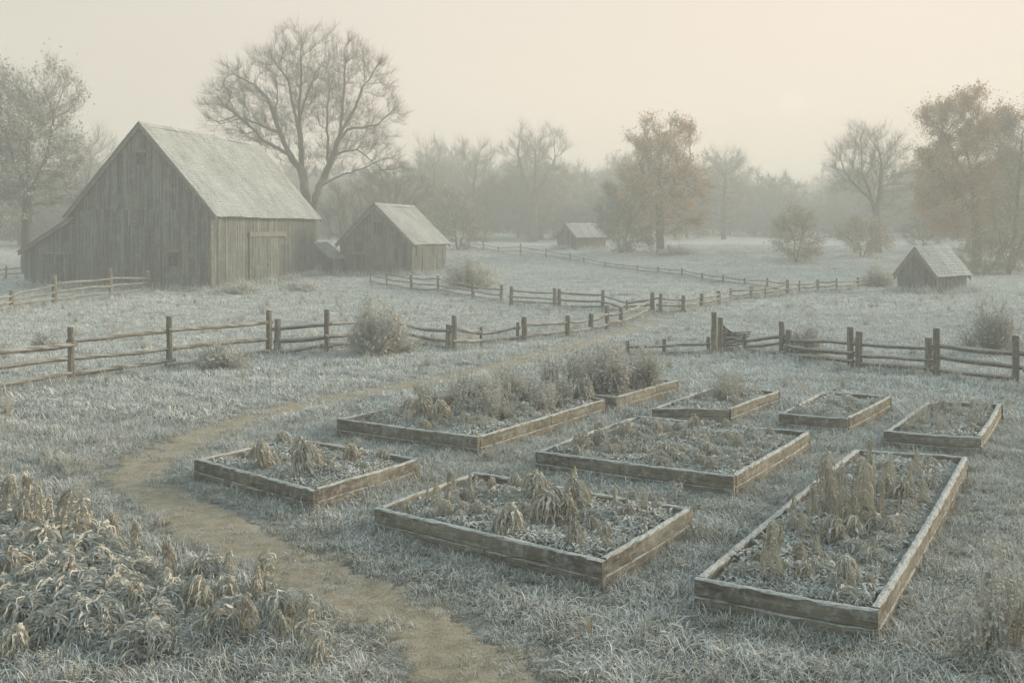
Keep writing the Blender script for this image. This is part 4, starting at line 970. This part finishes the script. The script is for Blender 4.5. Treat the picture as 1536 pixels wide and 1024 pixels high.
plants('long right', 'in the long right bed', [(s_, 1157, 877, 98), (s_, 1148, 866, 60), (s_, 1188, 812, 62), (s_, 1233, 780, 100), (s_, 1246, 786, 92), (s_, 1222, 790, 62), (s_, 1299, 740, 84), (s_, 1306, 760, 76), (s_, 1290, 800, 108), (s_, 1304, 796, 92), (s_, 1320, 790, 72), (s_, 1278, 806, 70),
    (s_, 1262, 800, 62), (m, 1246, 822, 44), (m, 1275, 818, 40), (m, 1333, 816, 38), (m, 1349, 768, 44), (s_, 1358, 756, 48), (s_, 1372, 722, 44), (s_, 1392, 718, 34), (m, 1330, 752, 34), (m, 1270, 894, 50), (m, 1200, 850, 30), (m, 1160, 846, 28), (s_, 1212, 806, 50), (s_, 1262, 772, 76), (s_, 1286, 768, 80), (s_, 1400, 740, 40), (s_, 1386, 764, 46), (s_, 1226, 842, 40), (s_, 1346, 790, 48), (s_, 1310, 846, 40), (s_, 1334, 742, 56), (s_, 1366, 742, 44), (s_, 1170, 836, 46), (s_, 1206, 822, 50), (k_, 1230, 868, 26), (k_, 1310, 850, 26), (k_, 1130, 872, 24), (k_, 1345, 800, 22), (m, 1310, 812, 36)], .2)
plants('centre', 'in the broad centre bed', [(m, 870, 683, 32), (m, 898, 676, 28), (m, 936, 664, 26), (m, 985, 658, 24), (m, 1030, 672, 24), (m, 960, 690, 22), (m, 1060, 690, 24), (m, 1105, 676, 20), (m, 1040, 650, 22), (m, 1000, 690, 20), (m, 920, 690, 20), (m, 1090, 654, 20), (m, 900, 654, 20), (k_, 1130, 664, 16), (k_, 970, 672, 16), (k_, 1020, 700, 16)], .2)
plants('rear left', 'in the overgrown rear left bed', [(m, 636, 634, 36), (m, 664, 640, 36), (m, 612, 628, 26), (w_, 690, 620, 50), (w_, 732, 606, 50), (w_, 662, 618, 36), (m, 880, 606, 34), (m, 640, 650, 20), (m, 700, 645, 24), (k_, 740, 630, 20), (k_, 780, 626, 20), (k_, 590, 640, 14), (w_, 820, 590, 60), (w_, 855, 592, 58)], .2)
plants('single bush', 'in the small single-bush bed', [('twiggy', 1086, 607, 62), ('twiggy', 1078, 605, 50), ('twiggy', 1096, 606, 52), (w_, 1070, 604, 44), (w_, 1104, 603, 38)], .2)
plants('rear right', 'in the small rear right bed', [(w_, 1405, 634, 30), (w_, 1440, 630, 32), (m, 1380, 646, 18), (w_, 1425, 646, 26), (m, 1462, 640, 20), (w_, 1470, 622, 24), (m, 1412, 622, 20)], .2)
plants('bottom left', 'in the frosty heap at lower left', [(s_, 30, 806, 104), (s_, 8, 800, 88), (s_, 52, 798, 76), (s_, 112, 830, 84), (m, 60, 850, 60), (m, 150, 868, 46), (m, 30, 880, 56), (m, 240, 900, 44), (m, 340, 910, 40), (m, 420, 960, 40), (s_, 90, 820, 92), (s_, 76, 812, 70), (s_, 127, 808, 66), (s_, 171, 818, 52), (s_, 208, 842, 64), (s_, 254, 870, 66), (m, 292, 872, 36), (s_, 342, 870, 48), (s_, 398, 894, 72), (s_, 386, 904, 60),
    (s_, 463, 965, 74), (s_, 434, 945, 48), (m, 94, 902, 62), (m, 122, 950, 56), (m, 204, 932, 50), (m, 292, 920, 56), (m, 326, 958, 50), (m, 350, 962, 46), (s_, 374, 966, 82), (m, 250, 980, 34), (m, 474, 1000, 42), (m, 22, 988, 46), (m, 221, 950, 30), (m, 165, 840, 36), (m, 105, 850, 40)])
plants('bottom right', 'at the lower right corner', [('twiggy', 1480, 985, 165), ('twiggy', 1522, 975, 195), ('twiggy', 1446, 992, 115), ('twiggy', 1552, 985, 175), ('heap', 1500, 1006, 34), ('twiggy', 1466, 1004, 120), ('twiggy', 1500, 990, 150)])
def bed_growth():
    rng = np.random.default_rng(16); protos = [bpy.data.objects.new('x', ps[0][1]) for ps in PL['kale'] + PL['mound']]; PP = []
    for nm, dens in (('front left', 9), ('front middle', 10), ('long right', 13), ('rear left', 14), ('centre', 20), ('single bush', 8), ('bare', 3), ('rear right', 16), ('weed filled', 8)):
        q = BEDQ[nm]; a = np.array(q)[:, :2]; lo, hi = a.min(0), a.max(0); P = rng.uniform(lo, hi, (int(np.prod(hi - lo) * dens), 2)); P = P[in_quad(P, q, .2)]; PP.append(np.column_stack([P, soil_z(nm, P[:, 0], P[:, 1], SOILZ[nm]) - .01]))
    P = np.vstack(PP); n = len(P); s = rng.uniform(.06, .19, n)
    scatter('rimed_growth', P, np.column_stack([rng.normal(0, .2, n), rng.normal(0, .2, n), rng.uniform(0, 6.28, n)]), np.column_stack([s * 1.2, s * 1.2, s]), rng.integers(0, len(protos), n), protos, 'low collapsed rimed growth spread over the raised beds', 'low growth')
bed_growth()
def thickets():
    def mk(kind): 
        out = []
        for ps in PL[kind]:
            V, F = [], []
            me0 = ps[-1][1]; o = bpy.data.objects.new('x', me0); out.append(o)
            if len(ps) > 1: out.append(bpy.data.objects.new('x', ps[0][1]))
        return out
    rng = np.random.default_rng(6)
    # weeds: stems and leaves of one plant share a spot
    P, R, S_, I = [], [], [], []
    def weeds(nm, u0, u1, v0, v1, n, h0, h1):
        q = [np.array(p) for p in BEDQ[nm]]
        u, v = rng.uniform(u0, u1, n), rng.uniform(v0, v1, n)
        for a, b in zip(u, v):
            p = q[0] * (1 - a) * (1 - b) + q[1] * a * (1 - b) + q[2] * a * b + q[3] * (1 - a) * b; z = float(soil_z(nm, p[0], p[1], SOILZ[nm])); h = rng.uniform(h0, h1); rz = rng.uniform(0, 6.28); k = rng.integers(0, 4)
            for j in (0, 1): P.append((p[0], p[1], z)); R.append((0, 0, rz)); S_.append((h * 1.1, h * 1.1, h)); I.append(2 * k + j)
    weeds('weed filled', .06, .94, .05, .82, 66, .45, 1.1); weeds('rear left', .08, .92, .36, .97, 86, .32, .76); weeds('rear left', .08, .92, .06, .5, 50, .16, .38); weeds('rear right', .1, .9, .1, .9, 26, .16, .34); weeds('centre', .06, .94, .06, .94, 30, .12, .26); weeds('single bush', .1, .9, .2, .9, 10, .2, .5)
    Q = np.vstack([wedge(rng, 150, 8, 22), wedge(rng, 420, 22, 60)] + [np.array(a)[:2] + (np.array(b)[:2] - np.array(a)[:2]) * rng.random((max(2, int((b - a).length * .9)), 1)) + rng.normal(0, .3, (max(2, int((b - a).length * .9)), 2)) for a, b in FENCE_LINES])
    Q = Q[path_dist(Q) > .9]
    for q in list(BEDQ.values()) + FOOT: Q = Q[~in_quad(Q, q, -.3)]
    for x, y in Q:
        h = rng.uniform(.14, .38) * (1 + (y > 20) * .3); rz = rng.uniform(0, 6.28); k = rng.integers(0, 4); z = float(gz(x, y))
        for j in (0, 1): P.append((x, y, z)); R.append((rng.normal(0, .15), rng.normal(0, .15), rz)); S_.append((h * 1.4, h * 1.4, h)); I.append(2 * k + j)
    scatter('dry_weeds', P, R, S_, I, mk('weed'), 'dry rimed weeds filling the rear garden beds and dotting the meadow', 'weeds')
    n = 1500
    px = rng.uniform(-60, 480, n); py = rng.uniform(790, 1010, n); ok = (py > 775 + .32 * np.maximum(px - 30, 0) + rng.uniform(-10, 70, n)) & (rng.random(n) < 1.05 - px / 620) & (py < 985 + rng.uniform(-90, 20, n)); px, py = px[ok], py[ok]
    Q = [at(a, b) for a, b in zip(px, py)]; n = len(Q); big = rng.random(n) < np.where(px < 230, .32, .12); s = np.where(big, rng.uniform(.15, .30, n), rng.uniform(.05, .13, n)) * np.where(px < 160, 1.2, 1)
    scatter('rimed_leaves', [tuple(q) for q in Q], np.column_stack([rng.normal(0, .15, n), rng.normal(0, .15, n), rng.uniform(0, 6.28, n)]), np.column_stack([s, s, s]), np.where(big, rng.integers(5, 9, n), rng.integers(0, 5, n)), mk('kale') + mk('heap'), 'heap of rimed leaves spread over the lower left corner', 'leaves')
thickets()
build_litter()
build_grass()
